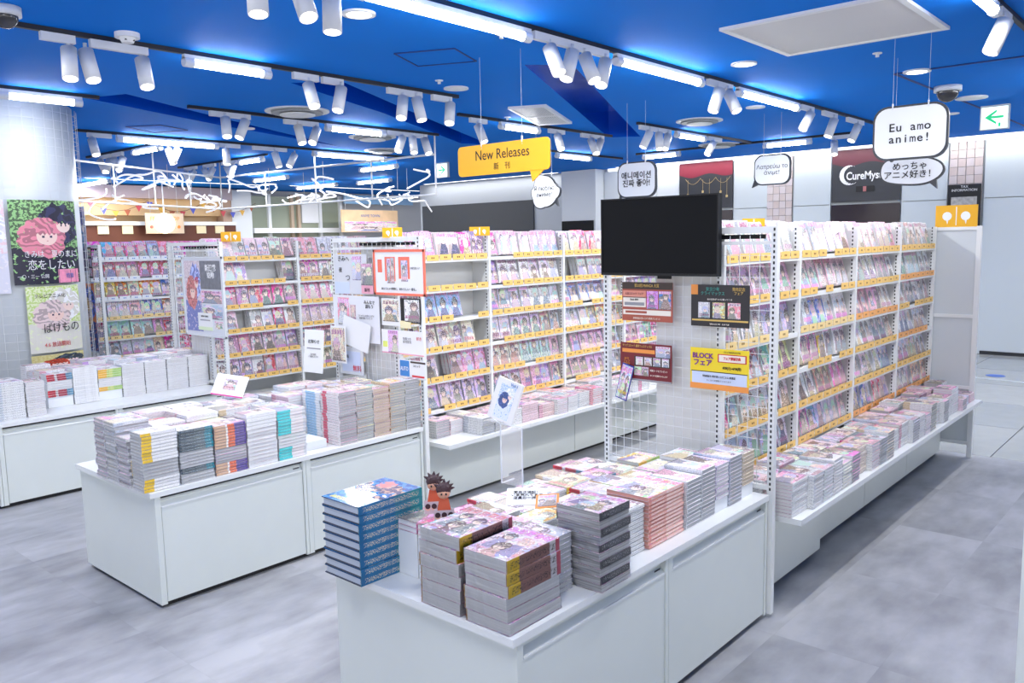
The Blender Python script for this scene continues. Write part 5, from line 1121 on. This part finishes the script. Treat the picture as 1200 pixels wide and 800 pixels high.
dome((1.74, 5.27, CEIL), 'white dome security camera at the upper left corner', .085); dome((8.68, 2.16, CEIL), 'white dome camera near the exit sign', .12)

# ================= HANGING LATTICE AND BRANCH LIGHTS, FAR BACK =================
t = thing('hanging_lattice', 'white rectangular pipe lattice hung below the far ceiling', 'lattice', (7.04, 12.42, 0))
A = [(-2.9, -1.5), (0, 0), (.3, -4.7)]
for (ax, ay), (bx, by) in ((A[0], A[1]), (A[1], A[2])):
    for z in (2.9, 2.4):
        q = MB(); q.cyl((ax, ay, z), (bx, by, z), .014, 8); link('pipe', q.mesh('pipe', WIRE), t)
    for k in range(5):
        u = k/4; px, py = ax+(bx-ax)*u, ay+(by-ay)*u; q = MB(); q.cyl((px, py, 2.4), (px, py, 2.9 if k % 2 else CEIL), .011, 8); link('post', q.mesh('post', WIRE), t)
BR = mat('glowing_branch', (250, 250, 252), .4, emit=.55)
rs = random.Random(3)
spots_ = [(5.6, 12.9, 2.72), (6.6, 13.3, 2.76), (7.4, 13.4, 2.62), (8.3, 13.0, 2.75), (9.3, 13.4, 2.66), (8.3, 11.4, 2.72), (9.2, 10.6, 2.66), (10.3, 11.6, 2.72), (6.2, 14.5, 2.65), (7.9, 15.0, 2.7)]
for i, (x, y, z) in enumerate(spots_):
    cu = bpy.data.curves.new('branch', 'CURVE'); cu.dimensions = '3D'; cu.bevel_depth = .014; cu.bevel_resolution = 2; cu.materials.append(BR)
    for k in range(3):
        sp = cu.splines.new('NURBS'); sp.points.add(6); sp.use_endpoint_u = True; sp.order_u = 3
        p = Vector((rs.uniform(-.3, .3), rs.uniform(-.3, .3), rs.uniform(-.08, .08)))
        for j in range(7): sp.points[j].co = (*p, 1); p += Vector((rs.uniform(-.3, .3), rs.uniform(-.3, .3), rs.uniform(-.12, .12)))
    t = link('branch_light', None, None, (x, y, z)); link('branch', cu, t); q = MB(); q.cyl((0, 0, 0), (0, 0, CEIL-z), .004, 4); link('cord', q.mesh('cord', WIRE), t); tag(t, f'glowing white twisted branch light, {ordn(i+1)} of the tangle by the hanging lattice', 'lamp', 'twisted white branch lights')

# ---------------- unseen spots added over the right-hand aisle to brighten the rack ----------------
for i, (x, y) in enumerate(((3.3, .42), (4.4, .6), (5.5, .75), (6.6, .9), (7.8, 1.05))):
    t = thing('spotlight', f'added fill spotlight, {ordn(i+1)} over the grey aisle outside the picture', 'spotlight', (x, y, CEIL-.0), (0, 0, 0), 'white track spotlights')
    boxo('adapter', (-.12, -.018, -.05), (.12, .018, 0), LAMPW, t); d = Vector((0, .62, -.78)).normalized()
    q = MB(); q.cyl(d*0, d*.2, .047, 16); h = link('lamp_head', q.mesh('lamp_head', LAMPW, smooth=True), t, (0, 0, -.07))
    q = MB(); q.cyl(d*.198, d*.202, .04, 16); link('lens', q.mesh('lens', LENS), h)
    Ld = bpy.data.lights.new('spot', 'SPOT'); Ld.energy = SPOT_W*2.6; Ld.spot_size = math.radians(95); Ld.spot_blend = .7; Ld.shadow_soft_size = .06; Ld.color = (1, .98, .95)
    lo = link('spot_light', Ld, h, tuple(d*.21)); lo.rotation_euler = d.to_track_quat('-Z', 'Y').to_euler()
# light strips added to brighten the mall wall and the far stalls
for i, (x, y, ln, rz, e) in enumerate(((13.40, 1.0, 5.5, PI/2, 24), (13.40, 6.6, 5, PI/2, 22), (13.40, 12.5, 4, PI/2, 16), (8.6, 16.6, 4, 0, 16), (13, 16.4, 4, 0, 60))):
    t = thing('added_light_strip', ('added light strip brightening the mall wall, over the gangway', 'added light strip brightening the wall murals', 'added light strip brightening the slate board', 'added light strip brightening the far beige stall', 'added light strip brightening the far banner')[i], 'light strip', (x, y, CEIL), (0, 0, rz), 'added wall-brightening light strips')
    boxo('trim', (-ln/2, -.03, -.006), (ln/2, .03, 0), LAMPW, t); boxo('diffuser', (-ln/2+.02, -.02, -.009), (ln/2-.02, .02, -.006), LENS, t)
    Ld = bpy.data.lights.new('strip', 'AREA'); Ld.shape = 'RECTANGLE'; Ld.size = ln; Ld.size_y = .06; Ld.energy = e; Ld.color = (1, .985, .955); link('strip_glow', Ld, t, (0, 0, -.02))
# ---------------- turn lettering and curves into meshes ----------------
bpy.context.view_layer.update(); dg = bpy.context.evaluated_depsgraph_get()
for o in [o for o in bpy.data.objects if o.type in ('FONT', 'CURVE')]:
    me = bpy.data.meshes.new_from_object(o.evaluated_get(dg)); n = bpy.data.objects.new('x', me); C.objects.link(n)
    n.parent = o.parent; n.location = o.location; n.rotation_euler = o.rotation_euler; n.scale = o.scale
    for k in o.keys(): n[k] = o[k]
    nm = o.name; bpy.data.objects.remove(o); n.name = nm
